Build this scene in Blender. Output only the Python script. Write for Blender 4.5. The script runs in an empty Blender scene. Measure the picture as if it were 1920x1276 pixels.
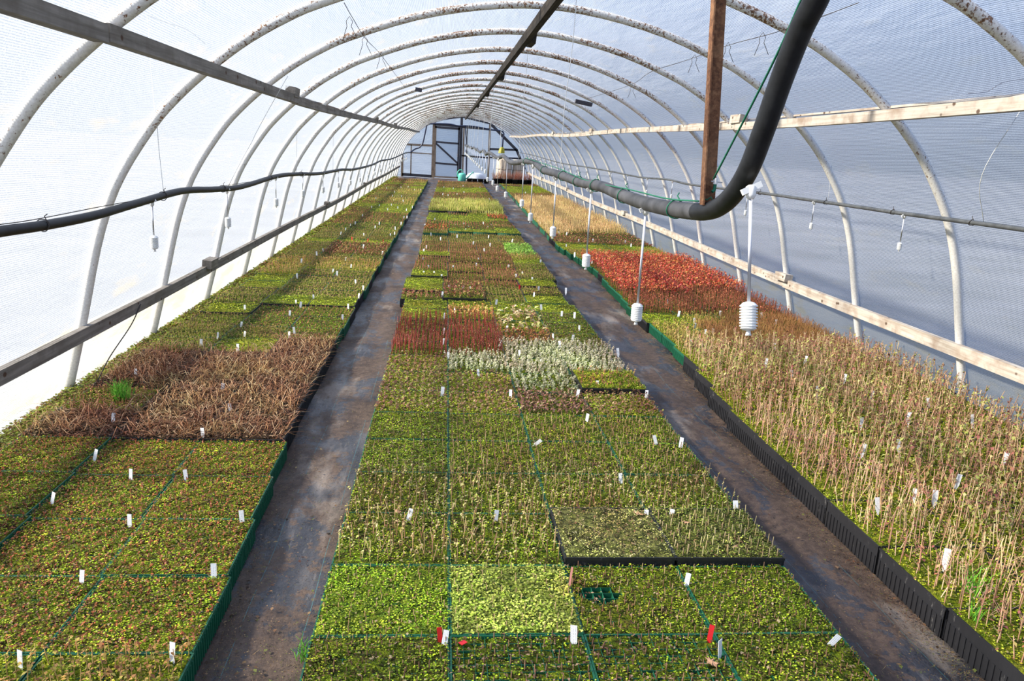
import bpy, math, random
import numpy as np
from mathutils import Vector, Matrix
random.seed(7); rng = np.random.default_rng(11)
C = bpy.context.scene.collection
PI = math.pi

# ------------------------------------------------------------------ camera, world, sun, exposure
FPX, CX, CY, PITCH, YAW, ROLL, H = 1463.0, 960.0, 638.0, .234, .097, .051, 1.585
sc = bpy.context.scene
cam = bpy.data.cameras.new('camera'); co = bpy.data.objects.new('camera', cam); C.objects.link(co)
cam.sensor_fit = 'HORIZONTAL'; cam.sensor_width = 36; cam.lens = FPX*36/1920; cam.clip_start = .05; cam.clip_end = 400
cp, sp_, cy_, sy_, cr, sr = math.cos(PITCH), math.sin(PITCH), math.cos(YAW), math.sin(YAW), math.cos(ROLL), math.sin(ROLL)
def ray(px, py):
    a, b = px-CX, py-CY
    u, v = (a*cr+b*sr)/FPX, (-a*sr+b*cr)/FPX
    y = cp-v*sp_; z = -sp_-v*cp
    return np.array([u*cy_+y*sy_, -u*sy_+y*cy_, z])
fw = Vector(ray(CX, CY)).normalized(); rt = (Vector(ray(CX+100, CY))-Vector(ray(CX, CY))).normalized(); up = rt.cross(fw)
M = Matrix((rt, up, -fw)).transposed().to_4x4(); M.translation = (0, 0, H); co.matrix_world = M
sc.camera = co
sc.view_settings.view_transform = 'Standard'; sc.view_settings.look = 'None'; sc.view_settings.gamma = 1
sc.view_settings.use_curve_mapping = False
sc.view_settings.exposure = 0.1
sc.cycles.max_bounces = 8; sc.cycles.diffuse_bounces = 4; sc.cycles.transmission_bounces = 6; sc.cycles.transparent_max_bounces = 12
sc.cycles.caustics_reflective = False; sc.cycles.caustics_refractive = False

w = bpy.data.worlds.new('sky'); sc.world = w; w.use_nodes = True; nt = w.node_tree; nt.nodes.clear()
def wn(t): return nt.nodes.new(t)
tc = wn('ShaderNodeTexCoord'); sx = wn('ShaderNodeSeparateXYZ'); nt.links.new(tc.outputs['Generated'], sx.inputs[0])
rp = wn('ShaderNodeValToRGB'); nt.links.new(sx.outputs['Z'], rp.inputs[0])
rp.color_ramp.elements[0].position = 0.0; rp.color_ramp.elements[0].color = (.36, .40, .46, 1)
rp.color_ramp.elements[1].position = .55; rp.color_ramp.elements[1].color = (.34, .54, 1.0, 1)
for p_, c_ in ((.08, (.42, .48, .58, 1)), (.2, (.50, .62, .84, 1)), (.35, (.42, .60, .98, 1))):
    e_ = rp.color_ramp.elements.new(p_); e_.color = c_

cn = wn('ShaderNodeTexNoise'); cn.inputs['Scale'].default_value = 2.2; cn.inputs['Detail'].default_value = 5
nt.links.new(tc.outputs['Generated'], cn.inputs['Vector'])
cr_ = wn('ShaderNodeValToRGB'); cr_.color_ramp.elements[0].position = .54; cr_.color_ramp.elements[1].position = .74
nt.links.new(cn.outputs['Fac'], cr_.inputs[0])
mx = wn('ShaderNodeMixRGB'); mx.inputs[2].default_value = (.95, .97, 1.0, 1)
nt.links.new(cr_.outputs[0], mx.inputs[0]); nt.links.new(rp.outputs[0], mx.inputs[1])
bg = wn('ShaderNodeBackground'); bg.inputs[1].default_value = 1.45; nt.links.new(mx.outputs[0], bg.inputs[0])
wo = wn('ShaderNodeOutputWorld'); nt.links.new(bg.outputs[0], wo.inputs[0])

sun = bpy.data.lights.new('sun', 'SUN'); sun.energy = 18.0; sun.angle = math.radians(5); sun.color = (1, .93, .80)
so = bpy.data.objects.new('sun', sun); C.objects.link(so)
so.rotation_euler = Vector((-.80, -.05, .54)).to_track_quat('Z', 'Y').to_euler()

# ------------------------------------------------------------------ the tunnel climbs and bends very slightly
def gz(y): return .0143*3.0*np.log1p(np.exp(np.minimum((y-8)/3.0, 50)))
def bx_(y): return .0075*3.0*np.log1p(np.exp(np.minimum((y-8)/3.0, 50)))
def slope(y): return .0143/(1+math.exp(-(y-8)/3.0))
def B(x, y, z): return (float(x+bx_(y)), float(y), float(z+gz(y)))
def U(px, py, z=None, x=None, y=None):
    d = ray(px, py)
    if y is not None:
        t = y/d[1]; return (float(t*d[0]-bx_(y)), float(y), float(H+t*d[2]-gz(y)))
    ts = np.linspace(.3, 62, 6000)
    Y = ts*d[1]
    v = (H+ts*d[2]-gz(Y)-z) if z is not None else (ts*d[0]-bx_(Y)-x)
    i = np.where(np.sign(v[:-1]) != np.sign(v[1:]))[0]
    if len(i) == 0: return None
    i = i[0]; t = ts[i]-v[i]*(ts[i+1]-ts[i])/(v[i+1]-v[i])
    return (float(t*d[0]-bx_(t*d[1])), float(t*d[1]), float(H+t*d[2]-gz(t*d[1])))
def proj(x, y, z):
    x, y, z = B(x, y, z); z -= H
    x, y = x*cy_-y*sy_, x*sy_+y*cy_
    zc = y*cp-z*sp_; yd = -(z*cp+y*sp_); u = FPX*x/zc; v = FPX*yd/zc
    return CX+u*cr-v*sr, CY+u*sr+v*cr

# ------------------------------------------------------------------ materials
def mat(name):
    m = bpy.data.materials.new(name); m.use_nodes = True; t = m.node_tree
    return m, t, t.nodes['Principled BSDF']
def nd(t, ty, **k):
    n = t.nodes.new(ty)
    for a, b in k.items():
        if a.startswith('i_'): n.inputs[a[2:].replace('_', ' ')].default_value = b
        else: setattr(n, a, b)
    return n
def ramp(t, src, stops):
    r = nd(t, 'ShaderNodeValToRGB'); e = r.color_ramp.elements
    while len(e) > 1: e.remove(e[-1])
    e[0].position = stops[0][0]; e[0].color = (*stops[0][1], 1)
    for p, c in stops[1:]:
        q = e.new(p); q.color = (*c, 1)
    t.links.new(src, r.inputs[0]); return r.outputs[0]
def geo_pos(t, scale=(1, 1, 1), obj=False):
    if obj: s = nd(t, 'ShaderNodeTexCoord').outputs['Object']
    else: s = nd(t, 'ShaderNodeNewGeometry').outputs['Position']
    mp = nd(t, 'ShaderNodeMapping'); mp.inputs['Scale'].default_value = scale; t.links.new(s, mp.inputs[0]); return mp.outputs[0]
def noise(t, vec, scale, detail=4, rough=.6):
    n = nd(t, 'ShaderNodeTexNoise'); n.inputs['Scale'].default_value = scale; n.inputs['Detail'].default_value = detail
    n.inputs['Roughness'].default_value = rough; t.links.new(vec, n.inputs['Vector']); return n.outputs['Fac']
def bump(t, b, src, strength, dist=.01):
    n = nd(t, 'ShaderNodeBump'); n.inputs['Strength'].default_value = strength; n.inputs['Distance'].default_value = dist
    t.links.new(src, n.inputs['Height']); t.links.new(n.outputs[0], b.inputs['Normal'])
def mixc(t, f, a, b, mode='MIX'):
    m = nd(t, 'ShaderNodeMixRGB'); m.blend_type = mode
    for k, v in ((0, f), (1, a), (2, b)):
        if hasattr(v, 'is_linked') or isinstance(v, bpy.types.NodeSocket): t.links.new(v, m.inputs[k])
        else: m.inputs[k].default_value = v if k == 0 else (*v, 1)
    return m.outputs[0]
def plain(name, col, rough=.6, spec=.4, var=.12, sc_=20):
    m, t, b = mat(name); v = geo_pos(t)
    n = noise(t, v, sc_)
    lo = tuple(c*(1-var) for c in col); hi = tuple(min(1, c*(1+var)) for c in col)
    t.links.new(ramp(t, n, [(.3, lo), (.7, hi)]), b.inputs['Base Color'])
    b.inputs['Roughness'].default_value = rough; b.inputs['Specular IOR Level'].default_value = spec
    bump(t, b, n, .1, .003); return m

def mat_veg(name, transl=.25, rough=.55):
    m, t, b = mat(name)
    a = nd(t, 'ShaderNodeVertexColor', layer_name='Col')
    n = noise(t, geo_pos(t), 2.6, 4, .65); g1 = ramp(t, n, [(.32, (.95, .68, .62)), (.5, (1.15, 1.1, .95)), (.68, (1.18, 1.3, .85))])
    c = mixc(t, 1.0, a.outputs[0], g1, 'MULTIPLY')
    t.links.new(c, b.inputs['Base Color']); b.inputs['Roughness'].default_value = rough; b.inputs['Specular IOR Level'].default_value = .25
    tr = nd(t, 'ShaderNodeBsdfTranslucent'); t.links.new(c, tr.inputs[0])
    mxs = nd(t, 'ShaderNodeMixShader'); mxs.inputs[0].default_value = transl
    t.links.new(b.outputs[0], mxs.inputs[1]); t.links.new(tr.outputs[0], mxs.inputs[2])
    t.links.new(mxs.outputs[0], t.nodes['Material Output'].inputs[0]); return m
VEG = mat_veg('living_leaves'); 

def mat_moss():
    m, t, b = mat('moss_cushion')
    a = nd(t, 'ShaderNodeVertexColor', layer_name='Col')
    n = noise(t, geo_pos(t), 260, 3); g1 = ramp(t, n, [(.35, (.35, .4, .35)), (.6, (1.35, 1.3, 1.1))])
    t.links.new(mixc(t, 1.0, a.outputs[0], g1, 'MULTIPLY'), b.inputs['Base Color'])
    b.inputs['Roughness'].default_value = .9; b.inputs['Specular IOR Level'].default_value = .1
    bump(t, b, n, .9, .006); return m
MOSS = mat_moss()

def mat_plastic(name, col, dirt):
    m, t, b = mat(name); v = geo_pos(t, (1, 1, .35))
    n = noise(t, v, 45, 5, .7)
    t.links.new(ramp(t, n, [(.35, col), (.62, tuple(c*1.25 for c in col)), (.78, dirt)]), b.inputs['Base Color'])
    b.inputs['Roughness'].default_value = .5; bump(t, b, n, .15, .003); return m
GREENP = mat_plastic('green_tray_plastic', (.006, .085, .042), (.06, .11, .06))
BLACKP = mat_plastic('black_tray_plastic', (.012, .012, .014), (.19, .18, .17))
SOIL = plain('peat_soil', (.018, .012, .008), .95, .1, .5, 150)

def mat_wood(name, cols, holes=True):
    m, t, b = mat(name)
    v = geo_pos(t, (30, 1.2, 30)); n = noise(t, v, 1.5, 6, .65)
    v2 = geo_pos(t); n2 = noise(t, v2, 6, 4)
    c = ramp(t, n, [(.25, cols[0]), (.5, cols[1]), (.75, cols[2])])
    c = mixc(t, ramp(t, n2, [(.45, (0, 0, 0)), (.7, (.75, .75, .75))]), c, cols[3])
    if holes:
        vo = nd(t, 'ShaderNodeTexVoronoi'); vo.inputs['Scale'].default_value = 11; t.links.new(geo_pos(t, (1, .8, 1)), vo.inputs['Vector'])
        c = mixc(t, ramp(t, vo.outputs['Distance'], [(.11, (.9, .9, .9)), (.17, (0, 0, 0))]), c, (.07, .035, .02))
    t.links.new(c, b.inputs['Base Color']); b.inputs['Roughness'].default_value = .85; b.inputs['Specular IOR Level'].default_value = .15
    bump(t, b, n, .35, .004); return m
WOODL = mat_wood('grey_weathered_pine', [(.11, .095, .08), (.21, .19, .165), (.32, .29, .26), (.12, .10, .08)])
WOODR = mat_wood('cream_bleached_pine', [(.26, .21, .16), (.46, .41, .35), (.56, .52, .46), (.24, .16, .11)])
WOODD = mat_wood('dark_mouldy_pine', [(.014, .012, .01), (.03, .025, .02), (.08, .065, .05), (.01, .009, .008)], False)
WOODB = mat_wood('brown_frame_pine', [(.16, .11, .08), (.26, .20, .15), (.34, .28, .22), (.14, .10, .08)], False)
WOODK = mat_wood('dark_blue_frame_pine', [(.035, .035, .045), (.06, .06, .075), (.10, .10, .11), (.05, .045, .05)], False)

def mat_hoop():
    m, t, b = mat('white_painted_rusty_steel')
    n = noise(t, geo_pos(t), 55, 6, .72); big = noise(t, geo_pos(t), 3.2, 3)
    sx_ = nd(t, 'ShaderNodeSeparateXYZ'); t.links.new(nd(t, 'ShaderNodeTexCoord').outputs['Object'], sx_.inputs[0])
    mr = nd(t, 'ShaderNodeMapRange'); mr.inputs[1].default_value = .6; mr.inputs[2].default_value = 2.65; mr.inputs[3].default_value = -.06; mr.inputs[4].default_value = .14
    t.links.new(sx_.outputs['Z'], mr.inputs[0])
    ad = nd(t, 'ShaderNodeMath', operation='ADD'); t.links.new(n, ad.inputs[0]); t.links.new(mr.outputs[0], ad.inputs[1])
    ad2 = nd(t, 'ShaderNodeMath', operation='MULTIPLY_ADD'); t.links.new(big, ad2.inputs[0]); ad2.inputs[1].default_value = .35; t.links.new(ad.outputs[0], ad2.inputs[2])
    f = ramp(t, ad2.outputs[0], [(.815, (0, 0, 0)), (.86, (1, 1, 1))])
    n3 = noise(t, geo_pos(t), 90, 3)
    base = ramp(t, n3, [(.3, (.60, .57, .53)), (.7, (.80, .78, .74))])
    rust = ramp(t, n3, [(.3, (.07, .035, .02)), (.55, (.20, .09, .035)), (.75, (.36, .20, .09))])
    t.links.new(mixc(t, f, base, rust), b.inputs['Base Color'])
    b.inputs['Roughness'].default_value = .5; bump(t, b, ad2.outputs[0], .35, .004); return m
HOOP = mat_hoop()

def mat_film(name, tint, clear, stain, stain_lo=.62, trans=.62, period=.0115):
    m = bpy.data.materials.new(name); m.use_nodes = True; t = m.node_tree; t.nodes.clear()
    uv = nd(t, 'ShaderNodeUVMap', uv_map='UVMap')
    sp = nd(t, 'ShaderNodeSeparateXYZ'); t.links.new(uv.outputs[0], sp.inputs[0])
    # horizontal reinforcing threads every centimetre along the arc, fine cross threads along the tunnel
    a = nd(t, 'ShaderNodeMath', operation='MULTIPLY'); t.links.new(sp.outputs['Y'], a.inputs[0]); a.inputs[1].default_value = 2*PI/period
    s = nd(t, 'ShaderNodeMath', operation='SINE'); t.links.new(a.outputs[0], s.inputs[0])
    mp = nd(t, 'ShaderNodeMapping'); mp.inputs['Scale'].default_value = (70, 90, 1); t.links.new(uv.outputs[0], mp.inputs[0])
    n = noise(t, mp.outputs[0], 1.6, 3)
    mp2 = nd(t, 'ShaderNodeMapping'); mp2.inputs['Scale'].default_value = (1.4, 5, 1); t.links.new(uv.outputs[0], mp2.inputs[0])
    nb = noise(t, mp2.outputs[0], 1.1, 5, .6)
    f = nd(t, 'ShaderNodeMath', operation='MULTIPLY_ADD'); t.links.new(s.outputs[0], f.inputs[0]); f.inputs[1].default_value = .24; f.inputs[2].default_value = clear
    f2 = nd(t, 'ShaderNodeMath', operation='MULTIPLY_ADD'); t.links.new(n, f2.inputs[0]); f2.inputs[1].default_value = .50; t.links.new(f.outputs[0], f2.inputs[2])
    f3 = nd(t, 'ShaderNodeMath', operation='SUBTRACT'); t.links.new(f2.outputs[0], f3.inputs[0]); f3.inputs[1].default_value = .25; f3.use_clamp = True
    col = mixc(t, ramp(t, nb, [(stain_lo, (0, 0, 0)), (stain_lo+.14, (1, 1, 1))]), tint, stain)
    thr = nd(t, 'ShaderNodeMath', operation='MULTIPLY_ADD'); t.links.new(s.outputs[0], thr.inputs[0]); thr.inputs[1].default_value = .22; t.links.new(n, thr.inputs[2])
    col = mixc(t, 1.0, col, ramp(t, thr.outputs[0], [(.28, (.52, .55, .60)), (.72, (1.35, 1.33, 1.30))]), 'MULTIPLY')
    tr = nd(t, 'ShaderNodeBsdfTranslucent'); df = nd(t, 'ShaderNodeBsdfDiffuse'); tp = nd(t, 'ShaderNodeBsdfTransparent'); gl = nd(t, 'ShaderNodeBsdfGlossy')
    t.links.new(col, tr.inputs[0]); t.links.new(col, df.inputs[0]); tp.inputs[0].default_value = (.97, .975, .985, 1); gl.inputs['Roughness'].default_value = .28
    bp = nd(t, 'ShaderNodeBump'); bp.inputs['Strength'].default_value = .55; bp.inputs['Distance'].default_value = .05
    t.links.new(nb, bp.inputs['Height'])
    for k in (tr, df, gl): t.links.new(bp.outputs[0], k.inputs['Normal'])
    m1 = nd(t, 'ShaderNodeMixShader'); m1.inputs[0].default_value = trans; t.links.new(df.outputs[0], m1.inputs[1]); t.links.new(tr.outputs[0], m1.inputs[2])
    m2 = nd(t, 'ShaderNodeMixShader'); t.links.new(f3.outputs[0], m2.inputs[0]); t.links.new(m1.outputs[0], m2.inputs[1]); t.links.new(tp.outputs[0], m2.inputs[2])
    m3 = nd(t, 'ShaderNodeMixShader'); m3.inputs[0].default_value = .05; t.links.new(m2.outputs[0], m3.inputs[1]); t.links.new(gl.outputs[0], m3.inputs[2])
    o = nd(t, 'ShaderNodeOutputMaterial'); t.links.new(m3.outputs[0], o.inputs[0]); return m
FILM = mat_film('woven_clear_film', (.345, .365, .40), .46, (.46, .42, .35), .58)
SKIRT = mat_film('stained_skirt_film', (.42, .43, .41), .30, (.46, .42, .30), .50)
BACKF = mat_film('back_wall_film', (.62, .72, .80), .44, (.62, .60, .52), .66, .62, .03)

def mat_floor():
    m, t, b = mat('muddy_woven_ground_fabric')
    p = geo_pos(t)
    n1 = noise(t, geo_pos(t, (1, .55, 1)), 3.2, 6, .62); n2 = noise(t, p, 22, 5, .7); n3 = noise(t, geo_pos(t, (1, .35, 1)), 9, 4, .6)
    n4 = noise(t, p, 140, 3)
    n6 = noise(t, geo_pos(t, (1, .12, 1)), 38, 5, .7)
    fab = ramp(t, n3, [(.3, (.016, .017, .023)), (.55, (.040, .039, .045)), (.75, (.085, .078, .078))])
    fab = mixc(t, ramp(t, n6, [(.58, (0, 0, 0)), (.74, (.55, .55, .55))]), fab, (.20, .18, .17))
    dirt = ramp(t, n2, [(.3, (.035, .021, .015)), (.7, (.11, .072, .052))])
    f = nd(t, 'ShaderNodeMath', operation='MULTIPLY_ADD'); t.links.new(n2, f.inputs[0]); f.inputs[1].default_value = .3; t.links.new(n1, f.inputs[2])
    c = mixc(t, ramp(t, f.outputs[0], [(.60, (0, 0, 0)), (.635, (1, 1, 1))]), fab, dirt)
    # dry dust along the middle of the right path
    n5 = noise(t, geo_pos(t, (1, .3, 1)), 2.4, 5)
    c = mixc(t, ramp(t, n5, [(.56, (0, 0, 0)), (.66, (.6, .6, .6))]), c, (.30, .25, .21))
    # blue-green tracer threads of the fabric
    s = nd(t, 'ShaderNodeSeparateXYZ'); t.links.new(p, s.inputs[0])
    md = nd(t, 'ShaderNodeMath', operation='PINGPONG'); t.links.new(s.outputs['X'], md.inputs[0]); md.inputs[1].default_value = .105
    lt = nd(t, 'ShaderNodeMath', operation='LESS_THAN'); t.links.new(md.outputs[0], lt.inputs[0]); lt.inputs[1].default_value = .0008
    g = nd(t, 'ShaderNodeMath', operation='GREATER_THAN'); t.links.new(n1, g.inputs[0]); g.inputs[1].default_value = .53
    g2 = nd(t, 'ShaderNodeMath', operation='SUBTRACT'); t.links.new(lt.outputs[0], g2.inputs[0]); t.links.new(g.outputs[0], g2.inputs[1]); g2.use_clamp = True
    c = mixc(t, g2.outputs[0], c, (.05, .16, .17))
    c = mixc(t, .5, c, ramp(t, n4, [(.3, (.6, .6, .6)), (.7, (1.3, 1.3, 1.3))]), 'MULTIPLY')
    t.links.new(c, b.inputs['Base Color'])
    t.links.new(ramp(t, f.outputs[0], [(.55, (.42, .42, .42)), (.75, (.85, .85, .85))]), b.inputs['Roughness'])
    b.inputs['Specular IOR Level'].default_value = .45
    bump(t, b, f.outputs[0], .8, .02); return m
FLOOR = mat_floor()
PIPE = plain('black_polyethylene', (.010, .011, .013), .5, .3, .5, 30)
PIPEG = plain('dusty_grey_polyethylene', (.048, .048, .052), .55, .4, .5, 14)
PIPER = plain('grey_thin_polyethylene', (.07, .075, .08), .55, .4, .35, 14)
WHITEP = plain('white_plastic', (.78, .78, .76), .4, .5, .05)
GREYT = plain('grey_white_tubing', (.62, .63, .68), .4, .5, .05)
STRING = plain('white_cotton_string', (.72, .72, .70), .9, .1)
TWINE = plain('green_twine', (.01, .13, .07), .6, .3)
WIRE = plain('dark_rusty_wire', (.05, .04, .035), .6, .3)
RED = plain('red_plastic', (.55, .015, .02), .45, .4, .05)
CANM = plain('turquoise_plastic', (.13, .56, .43), .4, .5, .08)
SACKW = plain('white_sheet_plastic', (.85, .86, .88), .5, .4, .06)
YEL = plain('yellow_net', (.50, .45, .06), .7, .2, .3, 60)
HOSE = plain('dark_blue_hose', (.012, .018, .05), .4, .5)
METAL = plain('galvanised_screw', (.45, .45, .45), .35, .7)
POTM = plain('black_pot_plastic', (.015, .016, .016), .5, .4)

def mat_rust():
    m, t, b = mat('rusty_angle_iron'); n = noise(t, geo_pos(t), 70, 6, .75); n2 = noise(t, geo_pos(t), 9, 3)
    c = ramp(t, n, [(.3, (.05, .022, .012)), (.5, (.17, .07, .03)), (.7, (.34, .17, .08))])
    c = mixc(t, ramp(t, n2, [(.5, (0, 0, 0)), (.7, (.6, .6, .6))]), c, (.40, .22, .11))
    t.links.new(c, b.inputs['Base Color']); b.inputs['Roughness'].default_value = .9; bump(t, b, n, .6, .004); return m
RUST = mat_rust()
def mat_burlap():
    m, t, b = mat('beige_burlap'); n = noise(t, geo_pos(t, (14, 14, .8)), 2, 4)
    t.links.new(ramp(t, n, [(.3, (.30, .22, .16)), (.55, (.62, .54, .44)), (.8, (.74, .68, .58))]), b.inputs['Base Color'])
    b.inputs['Roughness'].default_value = .95; bump(t, b, n, .8, .02); return m
BURLAP = mat_burlap()
def mat_tag():
    m, t, b = mat('white_plant_label'); v = geo_pos(t, (1, 1, 1), True)
    mp = nd(t, 'ShaderNodeMapping'); mp.inputs['Scale'].default_value = (900, 1, 160); t.links.new(v, mp.inputs[0])
    n = noise(t, mp.outputs[0], 1, 2); s = nd(t, 'ShaderNodeSeparateXYZ'); t.links.new(v, s.inputs[0])
    w1 = nd(t, 'ShaderNodeMath', operation='PINGPONG'); t.links.new(s.outputs['X'], w1.inputs[0]); w1.inputs[1].default_value = .0028
    l = nd(t, 'ShaderNodeMath', operation='LESS_THAN'); t.links.new(w1.outputs[0], l.inputs[0]); l.inputs[1].default_value = .0006
    g = nd(t, 'ShaderNodeMath', operation='GREATER_THAN'); t.links.new(n, g.inputs[0]); g.inputs[1].default_value = .5
    f = nd(t, 'ShaderNodeMath', operation='MULTIPLY'); t.links.new(l.outputs[0], f.inputs[0]); t.links.new(g.outputs[0], f.inputs[1])
    t.links.new(mixc(t, f.outputs[0], (.86, .87, .90), (.25, .25, .30)), b.inputs['Base Color']); b.inputs['Roughness'].default_value = .35; return m
TAG = mat_tag()

# ------------------------------------------------------------------ mesh helpers
class MB:
    def __init__(s): s.v = []; s.f = []
    def box(s, c, d, rz=0, rx=0, ry=0, bev=0):
        R = Matrix.Rotation(rz, 3, 'Z') @ Matrix.Rotation(ry, 3, 'Y') @ Matrix.Rotation(rx, 3, 'X')
        n = len(s.v); c = Vector(c)
        for k in range(8):
            s.v.append(tuple(c+R @ Vector(((k & 1)-.5, ((k >> 1) & 1)-.5, ((k >> 2) & 1)-.5))*1 if False else c+R @ Vector((((k & 1)-.5)*d[0], (((k >> 1) & 1)-.5)*d[1], (((k >> 2) & 1)-.5)*d[2]))))
        for q in ((0, 2, 3, 1), (4, 5, 7, 6), (0, 1, 5, 4), (2, 6, 7, 3), (0, 4, 6, 2), (1, 3, 7, 5)): s.f.append(tuple(n+i for i in q))
        return s
    def beam(s, pts, wd, hg):          # rectangular section along a path (running mostly along y)
        n = len(s.v)
        for p in pts:
            for a, b in ((-1, -1), (1, -1), (1, 1), (-1, 1)): s.v.append((p[0]+a*wd/2, p[1], p[2]+b*hg/2))
        for i in range(len(pts)-1):
            for k in range(4): s.f.append((n+4*i+k, n+4*i+(k+1) % 4, n+4*i+4+(k+1) % 4, n+4*i+4+k))
        e = n+4*(len(pts)-1); s.f.append((n+3, n+2, n+1, n)); s.f.append((e, e+1, e+2, e+3)); return s
    def tube(s, pts, r, n=8, caps=True):
        P = [Vector(p) for p in pts]; m = len(P); R = r if hasattr(r, '__len__') else [r]*m
        b0 = len(s.v); T0 = (P[1]-P[0]).normalized(); ref = Vector((0, 0, 1)) if abs(T0.z) < .9 else Vector((1, 0, 0))
        nx = T0.cross(ref).normalized()
        for i in range(m):
            T = (P[min(i+1, m-1)]-P[max(i-1, 0)])
            T = T.normalized() if T.length > 1e-9 else T0
            nx = (nx-T*nx.dot(T)); nx = nx.normalized() if nx.length > 1e-6 else T.orthogonal().normalized()
            ny = T.cross(nx)
            for k in range(n):
                a = 2*PI*k/n; s.v.append(tuple(P[i]+(nx*math.cos(a)+ny*math.sin(a))*R[i]))
        for i in range(m-1):
            for k in range(n): s.f.append((b0+i*n+k, b0+i*n+(k+1) % n, b0+(i+1)*n+(k+1) % n, b0+(i+1)*n+k))
        if caps: s.f.append(tuple(b0+k for k in range(n-1, -1, -1))); s.f.append(tuple(b0+(m-1)*n+k for k in range(n)))
        return s
    def lathe(s, prof, n=16, c=(0, 0, 0), ax=None):
        return s.tube([(c[0], c[1], c[2]+z) for r, z in prof], [r for r, z in prof], n)
    def build(s, name, m, parent=None, smooth=False, loc=None):
        me = bpy.data.meshes.new(name); me.from_pydata(s.v, [], s.f); me.materials.append(m)
        if smooth: me.polygons.foreach_set('use_smooth', [True]*len(me.polygons))
        me.update(); o = bpy.data.objects.new(name, me); C.objects.link(o); o.parent = parent
        if loc: o.location = loc
        return o
def spline(pts, n=6):
    P = [Vector(p) for p in pts]; P = [P[0]*2-P[1]]+P+[P[-1]*2-P[-2]]; out = []
    for i in range(1, len(P)-2):
        for k in range(n):
            t = k/n; a, b, c, d = P[i-1:i+3]
            out.append(.5*((2*b)+(c-a)*t+(2*a-5*b+4*c-d)*t*t+(3*b-a-3*c+d)*t**3))
    out.append(P[-2]); return out
def tag(o, label=None, cat=None, group=None, kind=None):
    for k, v in (('label', label), ('category', cat), ('group', group), ('kind', kind)):
        if v: o[k] = v
    return o
def empty(name, loc, label=None, cat=None, group=None, rz=0, rx=0):
    o = bpy.data.objects.new(name, None); o.empty_display_size = .1; C.objects.link(o); o.location = loc
    o.rotation_euler = (rx, 0, rz); return tag(o, label, cat, group)
def link_copy(o, parent=None):
    c = o.copy(); C.objects.link(c); c.parent = parent; return c
def copy_tree(o, parent=None):
    kids = list(o.children); c = link_copy(o, parent)
    for k in kids: copy_tree(k, c)
    return c
def fix_uv(o, uv):
    me = o.data; l = me.uv_layers.new(name='UVMap'); n = len(me.loops)
    vi = np.empty(n, dtype=np.int32); me.loops.foreach_get('vertex_index', vi)
    l.data.foreach_set('uv', np.asarray(uv, dtype=np.float32)[vi].ravel())

class NP:                              # big vegetation meshes, numpy
    def __init__(s): s.v = []; s.c = []; s.q = []; s.t = []; s.n = 0; s.m = []
    def add(s, v, col, q=None, t=None):
        v = np.asarray(v, float).reshape(-1, 3); s.v.append(v); s.c.append(np.broadcast_to(col, (len(v), 3)) if np.ndim(col) == 1 else col)
        if q is not None: s.q.append(q+s.n)
        if t is not None: s.t.append(t+s.n)
        s.n += len(v)
    def leaves(s, c, az, el, L, W, col, droop=.15):
        N = len(c); d = np.stack([np.cos(az)*np.cos(el), np.sin(az)*np.cos(el), np.sin(el)], 1); sd = np.stack([-np.sin(az), np.cos(az), np.zeros(N)], 1)
        L = np.broadcast_to(L, N)[:, None]; W = np.broadcast_to(W, N)[:, None]
        v = np.stack([c, c+d*L*.5+sd*W*.5, c+d*L-np.array([0, 0, 1])*L*droop, c+d*L*.5-sd*W*.5], 1)
        q = np.arange(N*4).reshape(N, 4); s.add(v, np.repeat(col, 4, 0), q=q)
    def stems(s, a, b, r0, r1, col, tip=None):
        N = len(a); ang = np.array([0, 2.094, 4.189]); ring = np.stack([np.cos(ang), np.sin(ang), 0*ang], 1)
        v = np.concatenate([a[:, None]+ring[None]*np.broadcast_to(r0, N)[:, None, None], b[:, None]+ring[None]*np.broadcast_to(r1, N)[:, None, None]], 1)
        o = (np.arange(N)*6)[:, None, None]
        q = (np.array([[0, 1, 4, 3], [1, 2, 5, 4], [2, 0, 3, 5]])[None]+o).reshape(-1, 4); t = (np.array([[3, 4, 5]])[None]+o).reshape(-1, 3)
        cc = np.repeat(col[:, None], 6, 1)
        if tip is not None: cc = cc.copy(); cc[:, 3:] = tip
        s.add(v, cc.reshape(-1, 3), q=q, t=t)
    def arrays(s):
        V = np.concatenate(s.v); Cc = np.concatenate(s.c)
        q = np.concatenate(s.q) if s.q else np.zeros((0, 4), int); t = np.concatenate(s.t) if s.t else np.zeros((0, 3), int)
        return V, Cc, q, t
def np_mesh(name, V, Cc, q, t, mats, qm=None, tm=None, smooth=False):
    me = bpy.data.meshes.new(name); me.vertices.add(len(V)); me.vertices.foreach_set('co', V.astype(np.float32).ravel())
    nl = q.size+t.size; me.loops.add(nl); me.loops.foreach_set('vertex_index', np.concatenate([q.ravel(), t.ravel()]).astype(np.int32))
    npoly = len(q)+len(t); me.polygons.add(npoly)
    ls = np.concatenate([np.arange(len(q))*4, len(q)*4+np.arange(len(t))*3]).astype(np.int32); me.polygons.foreach_set('loop_start', ls)
    for m in mats: me.materials.append(m)
    if qm is not None: me.polygons.foreach_set('material_index', np.concatenate([qm, tm]).astype(np.int32))
    me.update(calc_edges=True)
    a = me.color_attributes.new('Col', 'FLOAT_COLOR', 'POINT')
    a.data.foreach_set('color', np.concatenate([Cc, np.ones((len(Cc), 1))], 1).astype(np.float32).ravel())
    if smooth: me.polygons.foreach_set('use_smooth', [True]*npoly)
    return me

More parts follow.
